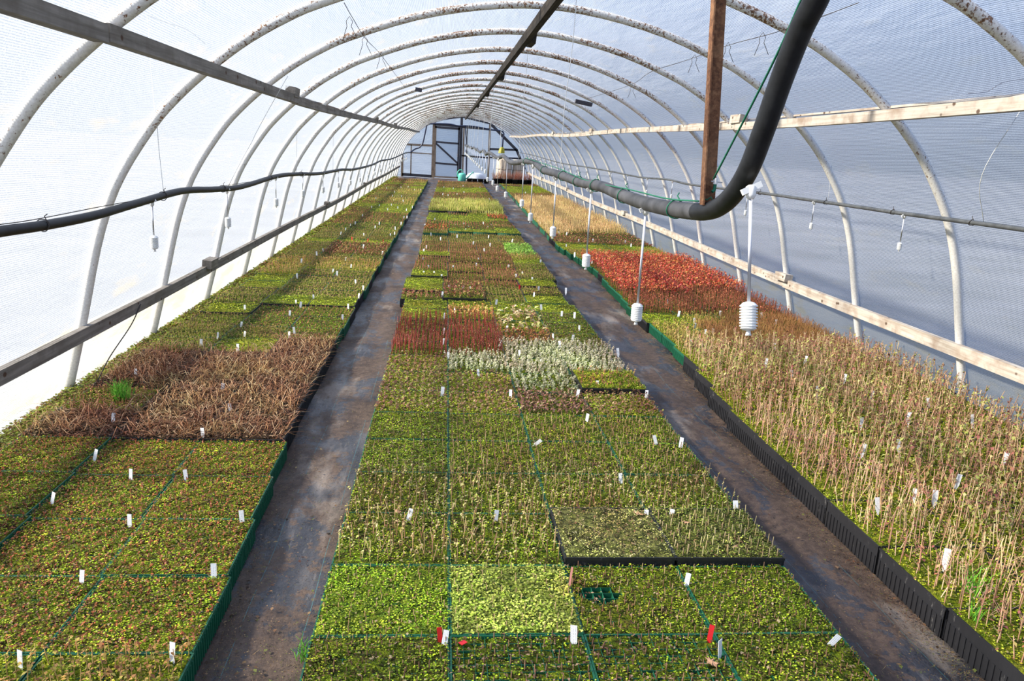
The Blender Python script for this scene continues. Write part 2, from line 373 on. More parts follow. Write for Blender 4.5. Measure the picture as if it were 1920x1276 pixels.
# ------------------------------------------------------------------ the tunnel shell
XC = .705; HY0, HS, NH = 4.809, 1.396, 23
half = [(-2.948, 0), (-2.83, .448), (-2.715, .92), (-2.62, 1.2), (-2.53, 1.38), (-2.42, 1.55), (-2.317, 1.69), (-2.215, 1.80), (-2.11, 1.90), (-1.98, 2.01), (-1.82, 2.13), (-1.62, 2.25), (-1.42, 2.345), (-.945, 2.515), (-.45, 2.62), (0, 2.655)]
prof = half+[(-x, z) for x, z in half[-2::-1]]
prof_s = [(p.x, p.y) for p in spline([(x, z, 0) for x, z in prof], 2)]
def hoop_z(xr): return float(np.interp(xr, [p[0] for p in prof_s], [p[1] for p in prof_s]))
def hy(k, x=XC): return HY0+HS*k+.025*(x-XC)
YEND = 35.5

def offset(pr, d):                     # push a profile outwards
    o = []
    for i in range(len(pr)):
        a = pr[max(i-1, 0)]; b = pr[min(i+1, len(pr)-1)]; tx, tz = b[0]-a[0], b[1]-a[1]; l = math.hypot(tx, tz)
        o.append((pr[i][0]-tz/l*d, pr[i][1]+tx/l*d))
    return o
film_prof = offset(prof_s, .030)
arc = [0]
for i in range(1, len(film_prof)): arc.append(arc[-1]+math.dist(film_prof[i], film_prof[i-1]))
ys = []
y = -2.2
ks = [HY0+HS*k for k in range(-5, NH)]
for k in range(len(ks)-1):
    for j in range(4): ys.append(ks[k]+(ks[k+1]-ks[k])*j/4)
ys = [v for v in ys if v < YEND-.05]+[YEND]
def film(name, i0, i1, m, parent=None, inset=0.0, kind='structure'):
    V = []; F = []; UV = []; n = i1-i0+1
    for yi, y in enumerate(ys):
        ph = ((y-HY0)/HS) % 1; sag = math.sin(PI*ph)
        for i in range(i0, i1+1):
            x, z = film_prof[i]; a = arc[i]
            s = .022*sag*(1+.5*math.sin(a*3.1+y*1.7))+inset
            nx_, nz_ = (film_prof[min(i+1, len(film_prof)-1)][1]-film_prof[max(i-1, 0)][1]), -(film_prof[min(i+1, len(film_prof)-1)][0]-film_prof[max(i-1, 0)][0])
            l = math.hypot(nx_, nz_)
            V.append(B(XC+x+nx_/l*s, y+.025*x if y < YEND else y, z+nz_/l*s)); UV.append((y, a))
    for yi in range(len(ys)-1):
        for i in range(n-1): F.append((yi*n+i, yi*n+i+1, (yi+1)*n+i+1, (yi+1)*n+i))
    mb = MB(); mb.v = V; mb.f = F; o = mb.build(name, m, parent, True); fix_uv(o, UV)
    if kind: o['kind'] = kind
    return o
idx = lambda xr: min(range(len(film_prof)), key=lambda i: abs(film_prof[i][0]-xr))
zidx_l = min(range(len(film_prof)//2), key=lambda i: abs(film_prof[i][1]-.45)); zidx_r = len(film_prof)-1-zidx_l
pl = idx(-2.02); pr_ = idx(2.02)
wl = film('wall_left', zidx_l, pl, FILM); film('skirt_film', 0, zidx_l, SKIRT, wl, 0, None)
film('ceiling', pl, pr_, FILM)
wr = film('wall_right', pr_, zidx_r, FILM); film('skirt_film', zidx_r, len(film_prof)-1, SKIRT, wr, 0, None)

# floor: woven fabric with soft folds, earth under the beds
def fl_axis(segs):
    o = []
    for a, b, st in segs: o += list(np.arange(a, b, st))
    return np.array(o+[segs[-1][1]])
fx = fl_axis([(-2.3, -.95, .15), (-.95, -.2, .022), (-.2, 1.3, .15), (1.3, 2.15, .022), (2.15, 3.72, .15)]); fy = fl_axis([(-1, 1.5, .3), (1.5, 7, .03), (7, 14, .08), (14, YEND, .3)])
XX, YY = np.meshgrid(fx, fy)
ZZ = .007*np.sin(XX*9+np.sin(YY*2.1)*1.5)*np.sin(YY*2.7+XX*2)+.006*np.sin(YY*6.3+3*np.sin(XX*5+YY))+.004*np.sin(XX*31+YY*3+2*np.sin(YY*1.3))
pathm = ((XX > -.82) & (XX < -.35)) | ((XX > 1.36) & (XX < 2.05)); ZZ = np.where(pathm, ZZ, ZZ*.3)-.008
V = np.stack([XX+bx_(YY), YY, ZZ+gz(YY)], -1).reshape(-1, 3)
ny_, nx2 = XX.shape; ii = np.arange(ny_*nx2).reshape(ny_, nx2)
q = np.stack([ii[:-1, :-1], ii[:-1, 1:], ii[1:, 1:], ii[1:, :-1]], -1).reshape(-1, 4)
me = np_mesh('floor', V, np.ones_like(V), q, np.zeros((0, 3), int), [FLOOR], smooth=True)
o = bpy.data.objects.new('floor', me); C.objects.link(o); o['kind'] = 'structure'
# land outside the tunnel
gm, t_, b_ = mat('winter_grass_outside'); t_.links.new(ramp(t_, noise(t_, geo_pos(t_), .6, 5), [(.35, (.10, .11, .12)), (.65, (.15, .16, .18))]), b_.inputs['Base Color']); b_.inputs['Roughness'].default_value = 1
mb = MB(); mb.v = [(-80, -60, -.06), (80, -60, -.06), (80, 8, -.06), (-80, 8, -.06), (80, 120, 1.5), (-80, 120, 1.5)]; mb.f = [(0, 1, 2, 3), (3, 2, 4, 5)]
mb.build('ground', gm)['kind'] = 'structure'

# hoops
ORD = ['zeroth', 'first', 'second', 'third', 'fourth', 'fifth', 'sixth', 'seventh', 'eighth', 'ninth', 'tenth', 'eleventh', 'twelfth', 'thirteenth', 'fourteenth', 'fifteenth', 'sixteenth', 'seventeenth', 'eighteenth', 'nineteenth', 'twentieth']
TENS = {2: 'twenty', 3: 'thirty', 4: 'forty', 5: 'fifty', 6: 'sixty', 7: 'seventy'}
def ordw(n):
    if n <= 20: return ORD[n]
    return TENS[n//10]+('-'+ORD[n % 10] if n % 10 else 'th') if n % 10 else TENS[n//10][:-1]+'ieth'
hp = spline([(x, 0, z) for x, z in prof], 3)
h0 = MB().tube(hp, .028, 12).build('steel_hoop', HOOP, None, True)
for k in range(-2, NH):
    h = h0 if k == -2 else link_copy(h0)
    h.location = B(XC, HY0+HS*k, 0); h.rotation_euler = (0, 0, .025)
    lab = f'white painted steel hoop with rust spots, the {ordw(k+3)} hoop counting from the camera end'
    tag(h, lab, 'hoop', 'steel hoops carrying the tunnel film')

# timber rails
def rail(name, lab, xr, z, wd, hg, m, breaks, blocks, bs=(.08, .24, .075), boff=(0, 0, .05), y0=-.5, y1=35.3, wob=None):
    e = empty(name, B(XC+xr, y0, z), lab, 'timber rail')
    inv = Vector(e.location); br = [y0]+[b for b in breaks]+[y1]
    for i in range(len(br)-1):
        a, b = br[i]+.003, br[i+1]-.003; n = max(2, int((b-a)/.7)); pts = []
        j = (i % 2)*.006
        for s in range(n+1):
            yy = a+(b-a)*s/n; wx = wob(yy) if wob else 0
            pts.append(Vector(B(XC+xr+j*.5, yy, z+j+wx))-inv)
        MB().beam(pts, wd, hg).build('board', m, e)
    for by in blocks:
        p = Vector(B(XC+xr+boff[0], by, z+boff[2]))-inv
        MB().box(p, bs, rz=.02, ry=.1).build('joint_block', m, e)
    return e
wv = lambda a, p: (lambda y: a*math.sin(y*.55+p))
Yp = lambda px, py, xr: U(px, py, x=XC+xr)[1]
rail('purlin', 'dark grey weathered timber purlin running high along the left side of the tunnel', -1.985, 1.925, .055, .065, WOODL,
     [3.2, Yp(553, 182, -1.985), Yp(705, 232, -1.985), 20, 26], [Yp(553, 182, -1.985)-.1, Yp(705, 232, -1.985), 20], wob=wv(.012, 0))
rail('purlin', 'cream bleached timber purlin running high along the right side', 1.985, 1.925, .055, .065, WOODR,
     [Yp(1385, 222, 1.985), Yp(1110, 248, 1.985), 20, 27], [Yp(1385, 226, 1.985), Yp(1110, 250, 1.985), 20.4], wob=wv(.015, 1.2))
rail('side_rail', 'grey timber rail fixed knee high along the left film wall', -2.79, .43, .04, .075, WOODL,
     [Yp(390, 490, -2.79), Yp(611, 383, -2.79), Yp(683, 341, -2.79)], [Yp(390, 490, -2.79), Yp(611, 383, -2.79), Yp(683, 341, -2.79)], boff=(.02, 0, .05), wob=wv(.01, 2))
rail('side_rail', 'cream timber rail with nail holes fixed knee high along the right film wall', 2.79, .43, .045, .085, WOODR,
     [Yp(1473, 515, 2.79), Yp(1172, 402, 2.79), Yp(1064, 357, 2.79), Yp(1017, 331, 2.79)], [Yp(1473, 515, 2.79), Yp(1172, 402, 2.79), Yp(1064, 357, 2.79), Yp(1017, 331, 2.79)], boff=(-.02, 0, .05), wob=wv(.012, .4))
rail('ridge_beam', 'dark mouldy timber ridge beam hanging under the hoops along the middle of the roof', 0, 2.585, .05, .085, WOODD,
     [7.55, 11.6, 15.8, 21, 27], [7.5, 11.5, 15.7, 21], bs=(.05, .30, .09), boff=(.05, 0, -.01))
# thin battens pressing the film onto the purlins
for xr, lab, m in ((-2.06, 'thin mossy batten pinching the film above the left purlin', WOODB), (2.06, 'thin cream batten pinching the film above the right purlin', WOODR)):
    p0 = B(XC+xr, 2, 1.99); mb = MB(); z = hoop_z(xr)
    mb.beam([Vector(B(XC+xr, y_, z+.03))-Vector(p0) for y_ in np.arange(1.5, 35, 1.0)], .03, .014)
    tag(mb.build('film_batten', m, loc=p0), lab, 'batten')
for xr, py_, lab, m in ((-1.15, 12.6, 'small dark wood block wedged under a far hoop left of the ridge', WOODK), (1.35, 12.2, 'short dark board stuck under a far hoop right of the ridge', WOODK)):
    z = hoop_z(xr)-.05
    tag(MB().box((0, 0, 0), (.10 if xr < 0 else .26, .09, .055), ry=.15).build('wood_block', m, loc=B(XC+xr, py_, z)), lab, 'wood block')

# ------------------------------------------------------------------ end wall with door
wb = MB(); pr2 = [(x, z) for x, z in prof_s]; P0 = Vector(B(XC, YEND, 0))
nseg = 20
vb = []; uvb = []
for (x, z) in pr2:
    for j in range(nseg+1):
        vb.append((x, .012*math.sin(x*9+j), z*j/nseg)); uvb.append((x, z*j/nseg))
wb.v = vb; wb.f = [(i*(nseg+1)+j, (i+1)*(nseg+1)+j, (i+1)*(nseg+1)+j+1, i*(nseg+1)+j+1) for i in range(len(pr2)-1) for j in range(nseg) if not (-1.30 < pr2[i][0] < -.18 and False)]
back = wb.build('wall_back', BACKF, None, False, P0+Vector((0, .06, 0))); fix_uv(back, uvb); back['kind'] = 'structure'
def bar(name, m, x0, z0, x1, z1, wd=.09, parent=back, d=.05, yoff=-.06):
    a = Vector((x0-XC, yoff, z0)); b = Vector((x1-XC, yoff, z1)); L = (b-a).length; ang = math.atan2(b.z-a.z, b.x-a.x)
    return MB().box((a+b)/2, (L, d, wd), ry=-ang).build(name, m, parent)
bar('post', WOODB, -.66, 0, -.64, 2.44, .13); bar('post', WOODK, .55, 0, .55, 2.64, .11); bar('post', WOODB, .66, 0, .66, 2.2, .07)
bar('post', WOODB, 1.80, 0, 1.80, 2.42, .09); bar('post', WOODB, -2.0, 0, -2.0, 1.1, .10); bar('post', WOODK, .84, .1, .80, 2.2, .05)
bar('crossbar', WOODB, -2.0, 1.38, -.70, 1.38); bar('crossbar', WOODB, -1.75, 1.04, -.72, 1.02, .05); bar('crossbar', WOODK, -2.0, .09, -.70, .06, .12)
bar('post', WOODB, -1.62, .1, -1.62, 1.38, .05)
bar('crossbar', WOODK, -.62, 2.28, .52, 2.25, .08); bar('crossbar', WOODK, .6, 1.02, 1.8, .98, .07); bar('crossbar', WOODK, .6, 2.24, 1.8, 2.2, .09)
bar('crossbar', WOODK, 1.8, 1.36, 3.0, 1.38, .09); bar('crossbar', WOODK, 1.84, 1.0, 3.2, 1.02, .07)
bar('rafter', WOODK, 1.86, 2.40, 3.05, 1.35, .12); bar('rafter', WOODK, 3.02, 1.38, 3.42, .55, .11)
bar('rafter', WOODK, -.70, 2.44, .55, 2.66, .06); bar('rafter', WOODK, .55, 2.66, 1.86, 2.43, .06)
d1 = MB(); d1.v = [(0, 0, 0), (1.08, 0, 0), (1.08, 0, 2.2), (0, 0, 2.2)]; d1.f = [(0, 1, 2, 3)]
door = d1.build('door_1', BACKF, None, False, Vector(B(-.60, YEND-.05, .02))); fix_uv(door, [(0, 0), (1.08, 0), (1.08, 2.2), (0, 2.2)]); door['kind'] = 'structure'
def dbar(name, m, a, b, wd): 
    a = Vector((a[0], -.03, a[1])); b = Vector((b[0], -.03, b[1])); ang = math.atan2(b.z-a.z, b.x-a.x)
    MB().box((a+b)/2, ((b-a).length, .04, wd), ry=-ang).build(name, m, door)
dbar('stile', WOODB, (.03, 0), (.03, 2.2), .07); dbar('stile', WOODK, (1.05, 0), (1.05, 2.2), .08); dbar('rail', WOODK, (.0, 2.16), (1.08, 2.13), .10)
dbar('rail', WOODK, (.05, 1.53), (1.05, 1.50), .08); dbar('rail', WOODK, (.05, .63), (1.05, .59), .08); dbar('rail', WOODB, (.05, .04), (1.05, .04), .06)
dbar('brace', WOODK, (.05, 1.47), (1.03, .66), .08)
MB().box((1.0, -.06, 1.0), (.03, .05, .12)).build('door_handle', METAL, door)

# hoses along the end wall
def yw(px, py): p = U(px, py, y=35.35); return B(*p)
hz = MB().tube(spline([B(-1.62, 34.85, 1.06)]+[yw(*p) for p in ((779, 279), (787, 276), (793, 267), (797, 250), (801, 233), (806, 232), (830, 232), (845, 233), (860, 236), (875, 236), (895, 238), (920, 243), (943, 247), (943, 262), (942, 276))], 4), .032, 8).build('supply_hose', HOSE, None, True)
tag(hz, 'dark blue supply hose looped across the top of the end wall and door', 'hose')
hz = MB().tube(spline([yw(873, 237), yw(873, 250), yw(875, 275), yw(874, 300), yw(874, 331)], 4), .022, 8).build('supply_hose', HOSE, None, True)
tag(hz, 'dark hose hanging straight down the end wall beside the door post', 'hose')

# ------------------------------------------------------------------ things at the far end
def at(px, py, y, z=0): 
    p = U(px, py, y=y); return p
cx_, _, cz_ = at(866, 338, 33.2)
can = empty('watering_can', B(cx_, 33.2, .03), 'turquoise plastic watering can standing in front of the end wall door post', 'watering can')
MB().lathe([(.0, 0), (.15, 0), (.165, .02), (.165, .25), (.15, .30), (.09, .33), (.08, .33)], 20).build('body', CANM, can, True)
MB().tube(spline([(.14, 0, .08), (.25, 0, .17), (.36, 0, .30), (.43, 0, .36)]), [.03]*7+[.026]*6+[.02]*6, 10).build('spout', CANM, can, True)
MB().tube([(.42, 0, .35), (.47, 0, .385)], [.02, .05], 12).build('rose', CANM, can, True)
MB().tube(spline([(.05, 0, .33), (0, 0, .44), (-.12, 0, .44), (-.2, 0, .32), (-.17, 0, .16)]), .018, 8).build('handle', CANM, can, True)

def lump(name, m, loc, sx, sy, sz, lab, cat, seed=0, fold=.12, n=28, k=14):
    mb = MB(); r = random.Random(seed)
    for i in range(k+1):
        th = i/k*PI/2
        for j in range(n):
            a = 2*PI*j/n; rr = math.cos(th)**.55*(1+fold*math.sin(a*5+seed)*(1-i/k)+.04*math.sin(a*11))
            mb.v.append((sx*rr*math.cos(a), sy*rr*math.sin(a), sz*math.sin(th)))
    for i in range(k):
        for j in range(n): mb.f.append((i*n+j, i*n+(j+1) % n, (i+1)*n+(j+1) % n, (i+1)*n+j))
    return tag(mb.build(name, m, None, True, loc), lab, cat)
lump('plastic_heap', SACKW, B(1.2, 34.4, .02), .44, .3, .33, 'heap of white plastic sheet on the floor right of the watering can', 'plastic sheet', 2)
# burlap bales
def bale(x, y, r, h, lab, seed):
    mb = MB(); n, k = 40, 12
    for i in range(k+1):
        z = h*i/k
        for j in range(n):
            a = 2*PI*j/n; rr = r*(1+.05*math.sin(a*9+seed)+.03*math.sin(a*17+i))*(1-.10*(i/k)**3)
            mb.v.append((rr*math.cos(a), rr*math.sin(a)*.8, z+.02*math.sin(a*4)*(i == k)))
    for i in range(k):
        for j in range(n): mb.f.append((i*n+j, i*n+(j+1) % n, (i+1)*n+(j+1) % n, (i+1)*n+j))
    mb.f.append(tuple(k*n+j for j in range(n)))
    e = empty('burlap_bale', B(x, y, 0), lab, 'bale'); mb.build('wrap', BURLAP, e, True)
    MB().tube([(r*1.03*math.cos(a), r*.83*math.sin(a), h*.55) for a in np.linspace(0, 2*PI, 24)], .01, 6).build('cord', WOODB, e); return e
bale(2.45, 34.9, .34, 1.0, 'tall beige burlap wrapped bale standing in the right far corner, lit side', 1)
bale(3.1, 34.95, .27, .96, 'browner burlap wrapped bale squeezed against the right wall in the corner', 4)
p = at(941, 281, 34.6)
yb = lump('net_bag', YEL, B(p[0], 34.6, 1.22), .12, .11, .26, 'yellow green net bag perched above the burlap bale', 'net bag', 5, .2)
TINT = dict(tw=(.30, .07, .045), tw2=(.42, .16, .10))
def shrub(x, y, h, seed, lab, cols, n=70):
    e = empty('potted_shrub', B(x, y, 0), lab, 'potted shrub', 'potted shrubs in the right far corner')
    MB().lathe([(0, 0), (.10, 0), (.13, .18), (.14, .18), (.14, .195), (.12, .195), (.12, .17), (0, .17)], 14).build('pot', POTM, e, True)
    r = np.random.default_rng(seed); N = NP(); a = np.stack([r.uniform(-.08, .08, n), r.uniform(-.08, .08, n), np.full(n, .16)], 1)
    az = r.uniform(0, 2*PI, n); L = r.uniform(.5, 1, n)*h; b = a+np.stack([np.cos(az)*L*.45, np.sin(az)*L*.45, L], 1)
    col = np.array(cols)[r.integers(0, len(cols), n)]
    N.stems(a, b, .004, .002, col); V, Cc, q, t = N.arrays()
    o = bpy.data.objects.new('twigs', np_mesh('twigs', V, Cc, q, t, [VEG])); C.objects.link(o); o.parent = e; o['kind'] = 'stuff'
for i in range(8):
    shrub(2.0+.21*i, 33.3+.12*(i % 2), (.30+.07*(i % 3)), i, f'red twigged potted shrub, {ordw(i+1)} from the left in the far corner row', [(.30, .07, .045), (.42, .16, .10), (.5, .3, .2)])
for i, (px, py) in enumerate(((880, 338), (890, 338), (901, 339), (912, 338))):
    p = at(px, py, 33.0)
    e = tag(MB().lathe([(0, 0), (.09, 0), (.115, .15), (.125, .15), (.125, .165), (.1, .165), (.1, .14), (0, .14)], 14).build('plant_pot', POTM, None, True, B(p[0], 33.0, 0)),
            f'empty black plant pot on the floor, {ordw(i+1)} to the right of the watering can', 'plant pot', 'black pots beside the watering can')

# ------------------------------------------------------------------ irrigation pipes
def pipe_pts(px, x): return [U(a, b, x=x) for a, b in px]
cpx = [(1545, -40), (1530, 0), (1500, 60), (1465, 150), (1430, 250), (1400, 325), (1365, 375), (1330, 395), (1290, 395), (1240, 388), (1200, 378), (1160, 363), (1130, 350), (1090, 342), (1045, 326), (1018, 318)]
main = pipe_pts(cpx, .705)
for i, yy in enumerate(np.arange(6.4, 34.6, .7)): main.append((.705+.02*math.sin(yy*1.3), yy, 1.49+.022*math.sin(yy*2.1)))
mp_ = spline([B(*p) for p in main], 5)
o = MB().tube(mp_, .0245, 16).build('water_pipe', PIPE, None, True, None)
o.data.materials.append(PIPEG)
for p in o.data.polygons: p.material_index = 1 if p.center.y > 2.15 else 0
tag(o, 'thick black water pipe slung along the middle and bending up towards the ridge', 'water pipe')
mz = lambda y, P: float(np.interp(y, [p[1] for p in P[8:]], [p[2] for p in P[8:]])) if y > 2 else None
LX = -1.62
lpx = [(-60, 446), (0, 434), (90, 421), (180, 403), (260, 380), (340, 358), (400, 355), (440, 352), (470, 345), (520, 330), (560, 326), (600, 325), (640, 318), (665, 317), (697, 309), (715, 301), (736, 297), (759, 287), (772, 282)]
left = pipe_pts(lpx, LX); left = [p for p in left if p and p[1] < 33.5]; left.append((LX, 34.9, 1.06))
o = MB().tube(spline([B(*p) for p in left], 6), .021, 14).build('water_pipe', PIPE, None, True); tag(o, 'black water pipe hanging in waves along the left film wall', 'water pipe')
RX = 3.15
rpx = [(2000, 442), (1920, 430), (1800, 414), (1700, 401), (1590, 385), (1500, 372), (1430, 362), (1345, 352), (1290, 345), (1250, 336), (1200, 332), (1150, 322), (1100, 313), (1050, 305), (1000, 291), (975, 286)]
right = pipe_pts(rpx, RX)
o = MB().tube(spline([B(*p) for p in right], 6), .014, 12).build('water_pipe', PIPER, None, True); tag(o, 'thin grey water pipe running along the right film wall', 'water pipe')
lz = lambda y: float(np.interp(y, [p[1] for p in left], [p[2] for p in left])); rz_ = lambda y: float(np.interp(y, [p[1] for p in right], [p[2] for p in right]))
cz = lambda y: float(np.interp(y, [p[1] for p in main[8:]], [p[2] for p in main[8:]]))
# binding loops round the pipes
def loops(P, r, m, lab, ks, zf, x):
    for i, yy in enumerate(ks):
        c = Vector(B(x, yy, zf(yy))); pts = [c+Vector((math.cos(a)*r, .006*math.sin(a*2), math.sin(a)*r)) for a in np.linspace(0, 2*PI, 20)]
        pts += [c+Vector((.004, .01, r+.012)), c+Vector((.012, .02, r+.02))]
        tag(MB().tube([p-c for p in pts], .0022, 5).build('pipe_tie', m, None, True, c), f'{lab}, {ordw(i+1)} from the camera', 'pipe tie', lab+'s')
loops(None, .028, TWINE, 'green twine loop tied round the middle pipe', [2.35, 3.05, 3.65, 4.15, 4.7, 5.6, 6.9], cz, .705)
loops(None, .025, WIRE, 'black wire loop tied round the left pipe', [3.35, 4.75, 6.0, 7.6, 9.2], lz, LX)
loops(None, .018, WIRE, 'dark wire loop tied round the right pipe', [4.45, 5.3, 6.3, 7.7, 9.4], rz_, RX)

# sprinklers on drop tubes
def build_sprinkler(s):
    e = empty('hanging_sprinkler', (0, 0, 0))
    MB().tube([(0, 0, 0), (0, 0, -1)], .0042*s**.3, 8).build('drop_tube', GREYT, e, True)
    f = MB().lathe([(.007, .012), (.012, .008), (.012, -.012), (.007, -.02)], 12).build('connector', WHITEP, e, True)
    MB().box((0, -.004, .004), (.05, .010, .014), ry=-.45).build('wing', WHITEP, f)
    pr = [(.005, 0), (.013, -.002), (.019, -.008)]; z = -.008
    for i in range(8): pr += [(.0205, z-.001), (.0205, z-.0035), (.0165, z-.004), (.0165, z-.0062)]; z -= .0065
    pr += [(.019, z-.002), (.012, z-.006), (.0, z-.006)]
    MB().lathe([(r*s, zz*s) for r, zz in pr], 18).build('ribbed_body', WHITEP, e, False)
    MB().lathe([(.005*s, (z-.004)*s), (.0055*s, (z-.012)*s), (.0075*s, (z-.018)*s), (0, (z-.018)*s)], 12).build('nozzle', WHITEP, e, True)
    return e, (-(z-.018))*s
def sprinklers(s, spots, labf, group, first=None):
    e0, hgt = build_sprinkler(s); used = False
    for i, (x, y, zt, zb, lx) in enumerate(spots):
        rxx = 0.0
        e = copy_tree(e0) if used else e0; used = True
        e.location = B(x, y, zt); L = zt-zb-hgt; e.rotation_euler = (lx, 0, 0)
        for c in e.children:
            n = c.name.split('.')[0]
            if n == 'drop_tube': c.scale = (1, 1, L)
            elif n in ('ribbed_body', 'nozzle'): c.location = (0, 0, -L)
        tag(e, labf(i), 'sprinkler', group)
cs = []
for px, py in ((1405, 640), (1192, 608), (1098, 505), (1036, 447), (994, 417), (978, 390), (948, 372), (932, 359), (924, 348), (914, 341)):
    p = U(px, py, x=.705); yy = p[1]; cs.append((.705, 1.776 if yy < 2 else yy, (1.546 if yy < 2 else cz(yy))-.02, p[2], -.26 if yy < 2 else .0))
yy = max(c[1] for c in cs)+1.0
while yy < 34: cs.append((.705, yy, cz(yy)-.024, 1.12, 0)); yy += 1.35
sprinklers(1.0, cs, lambda i: f'white ribbed sprinkler hanging from the middle pipe, {ordw(i+1)} from the camera', 'sprinklers under the middle pipe')
ls_ = []
for px, py in ((290, 471), (428, 429), (518, 389), (568, 371)):
    p = U(px, py, x=LX); ls_.append((LX, p[1], lz(p[1])-.018, p[2], 0))
yy = ls_[-1][1]+1.5
while yy < 33: ls_.append((LX, yy, lz(yy)-.018, lz(yy)-.27, 0)); yy += 1.5
sprinklers(1.15, ls_, lambda i: f'white ribbed sprinkler hanging under the left wall pipe, {ordw(i+1)} from the camera', 'sprinklers under the left pipe')
rs = []
for px, py in ((1685, 471), (1520, 431), (1397, 405)):
    p = U(px, py, x=RX); rs.append((RX, p[1], rz_(p[1])-.012, p[2], 0))
yy = rs[-1][1]+1.4
while yy < 31: rs.append((RX, yy, rz_(yy)-.012, rz_(yy)-.25, 0)); yy += 1.4
sprinklers(.8, rs, lambda i: f'small white sprinkler hanging under the right wall pipe, {ordw(i+1)} from the camera', 'sprinklers under the right pipe')

# hanging strings
def string(pts, lab, m=STRING, r=.0016, group=None, name='hanging_string', cat='string'):
    p0 = Vector(pts[0]); o = MB().tube([Vector(p)-p0 for p in spline(pts, 6)], r, 5).build(name, m, None, True, p0); return tag(o, lab, cat, group)
for i, k in enumerate(range(0, 22, 2)):
    yk = hy(k); a = Vector(B(XC, yk, 2.60)); b = Vector(B(.705, yk+.02, cz(yk)+.02))
    a.x += .03; m_ = (a+b)/2
    string([a, a*.66+b*.34+Vector((.006, 0, 0)), a*.33+b*.67-Vector((.008, 0, 0)), b], f'white string from ridge beam down to the middle pipe, {ordw(i+1)} from the camera', r=.002 if k < 4 else .0034, group='strings holding the middle pipe')
for i, (px, py, k) in enumerate(((277, 30, 0), (540, 142, 1))):
    yk = hy(k, -1.5); a = B(*U(px, py, y=yk)); b = B(LX, yk, lz(yk)+.02)
    v = [Vector(a)*(1-t)+Vector(b)*t+Vector((.006*math.sin(t*21), 0, 0)) for t in (0, .25, .5, .6, .75, 1)]
    string(v, ('knotted white string tied to a near hoop and holding the left pipe', 'thin white string at the next hoop holding the left pipe')[i], r=.002)
for i, k in enumerate(range(3, 20, 2)):
    yk = hy(k, LX); string([B(LX-.0, yk, hoop_z(LX-XC)-.02), B(LX+.01, yk, 1.7), B(LX, yk, lz(yk)+.02)], f'thin pale string from hoop to left pipe, {ordw(i+1)} of the farther ones', r=.0018, group='farther strings holding the left pipe')
p = U(1918, 200, y=3.9); string([B(p[0], 3.9, p[2]), B(p[0]-.01, 4.1, p[2]-.35), B(RX, 4.35, rz_(4.35)+.015)], 'pale string with twisted end down to the right wall pipe nearest the camera', r=.002)
for i, k in enumerate(range(1, 20, 2)):
    yk = hy(k, RX); string([B(RX-.02, yk, hoop_z(RX-XC)-.02), B(RX-.01, yk, 1.6), B(RX, yk, rz_(yk)+.015)], f'thin pale string from hoop to right wall pipe, {ordw(i+1)} from the camera', r=.0013, group='strings holding the right pipe')
# carrier wire above the left pipe
string([B(*U(a, b, x=LX)) for a, b in ((-40, 425), (60, 412), (200, 385), (300, 368), (440, 345), (560, 328), (640, 320))], 'thin dark carrier wire stretched above the left pipe', WIRE, .002, name='carrier_wire', cat='wire')
# green twine along the middle pipe and up past the iron
string([B(*U(a, b, x=.69)) for a, b in ((985, 296), (1045, 315), (1100, 338), (1180, 355), (1250, 372), (1310, 377))], 'green twine running along the top of the middle pipe', TWINE, .0025, name='support_twine', cat='twine')
string([B(*U(a, b, x=.69)) for a, b in ((1338, 335), (1400, 215), (1460, 95), (1506, -10))], 'taut green cord rising from the iron clamp beside the pipe', TWINE, .0026, name='green_cord', cat='cord')
# rusty angle iron with clamp
ib = U(1327, 384, x=.70); it = U(1349, -10, x=.70)
e = empty('angle_iron', B(*ib), 'rusty angle iron hanging from the roof with its foot on the middle pipe', 'angle iron')
v = Vector(it)-Vector(ib); T = v*(2.60-ib[2])/v.z
def prism(dx, wx, wy, dy):
    mb = MB(); n = []
    for q in (Vector((0, 0, 0)), T):
        for a, b in ((-.5, -.5), (.5, -.5), (.5, .5), (-.5, .5)): mb.v.append(tuple(q+Vector((dx+a*wx, dy+b*wy, 0))))
    mb.f = [(0, 1, 2, 3), (7, 6, 5, 4), (0, 4, 5, 1), (1, 5, 6, 2), (2, 6, 7, 3), (3, 7, 4, 0)]; return mb
prism(-.019, .004, .030, -.011).build('flange', RUST, e); prism(.0, .040, .004, .004).build('flange', RUST, e)
MB().lathe([(.0, 0), (.006, 0), (.006, .016), (0, .016)], 10, (.012, -.006, .055)).build('clamp', WHITEP, e); MB().tube([(0, -.008, .062), (.03, -.008, .06)], .002, 6).build('clamp_screw', METAL, e)
MB().tube([(.012, -.006, .055), (.01, -.01, .04), (.004, -.012, .035)], .0045, 6).build('cord_end', TWINE, e)
MB().tube([(.0, -.012, .0), (.006, -.018, .012), (.0, -.018, .022), (-.008, -.015, .014), (-.02, -.01, .016)], .002, 6).build('twine_loop', TWINE, e)
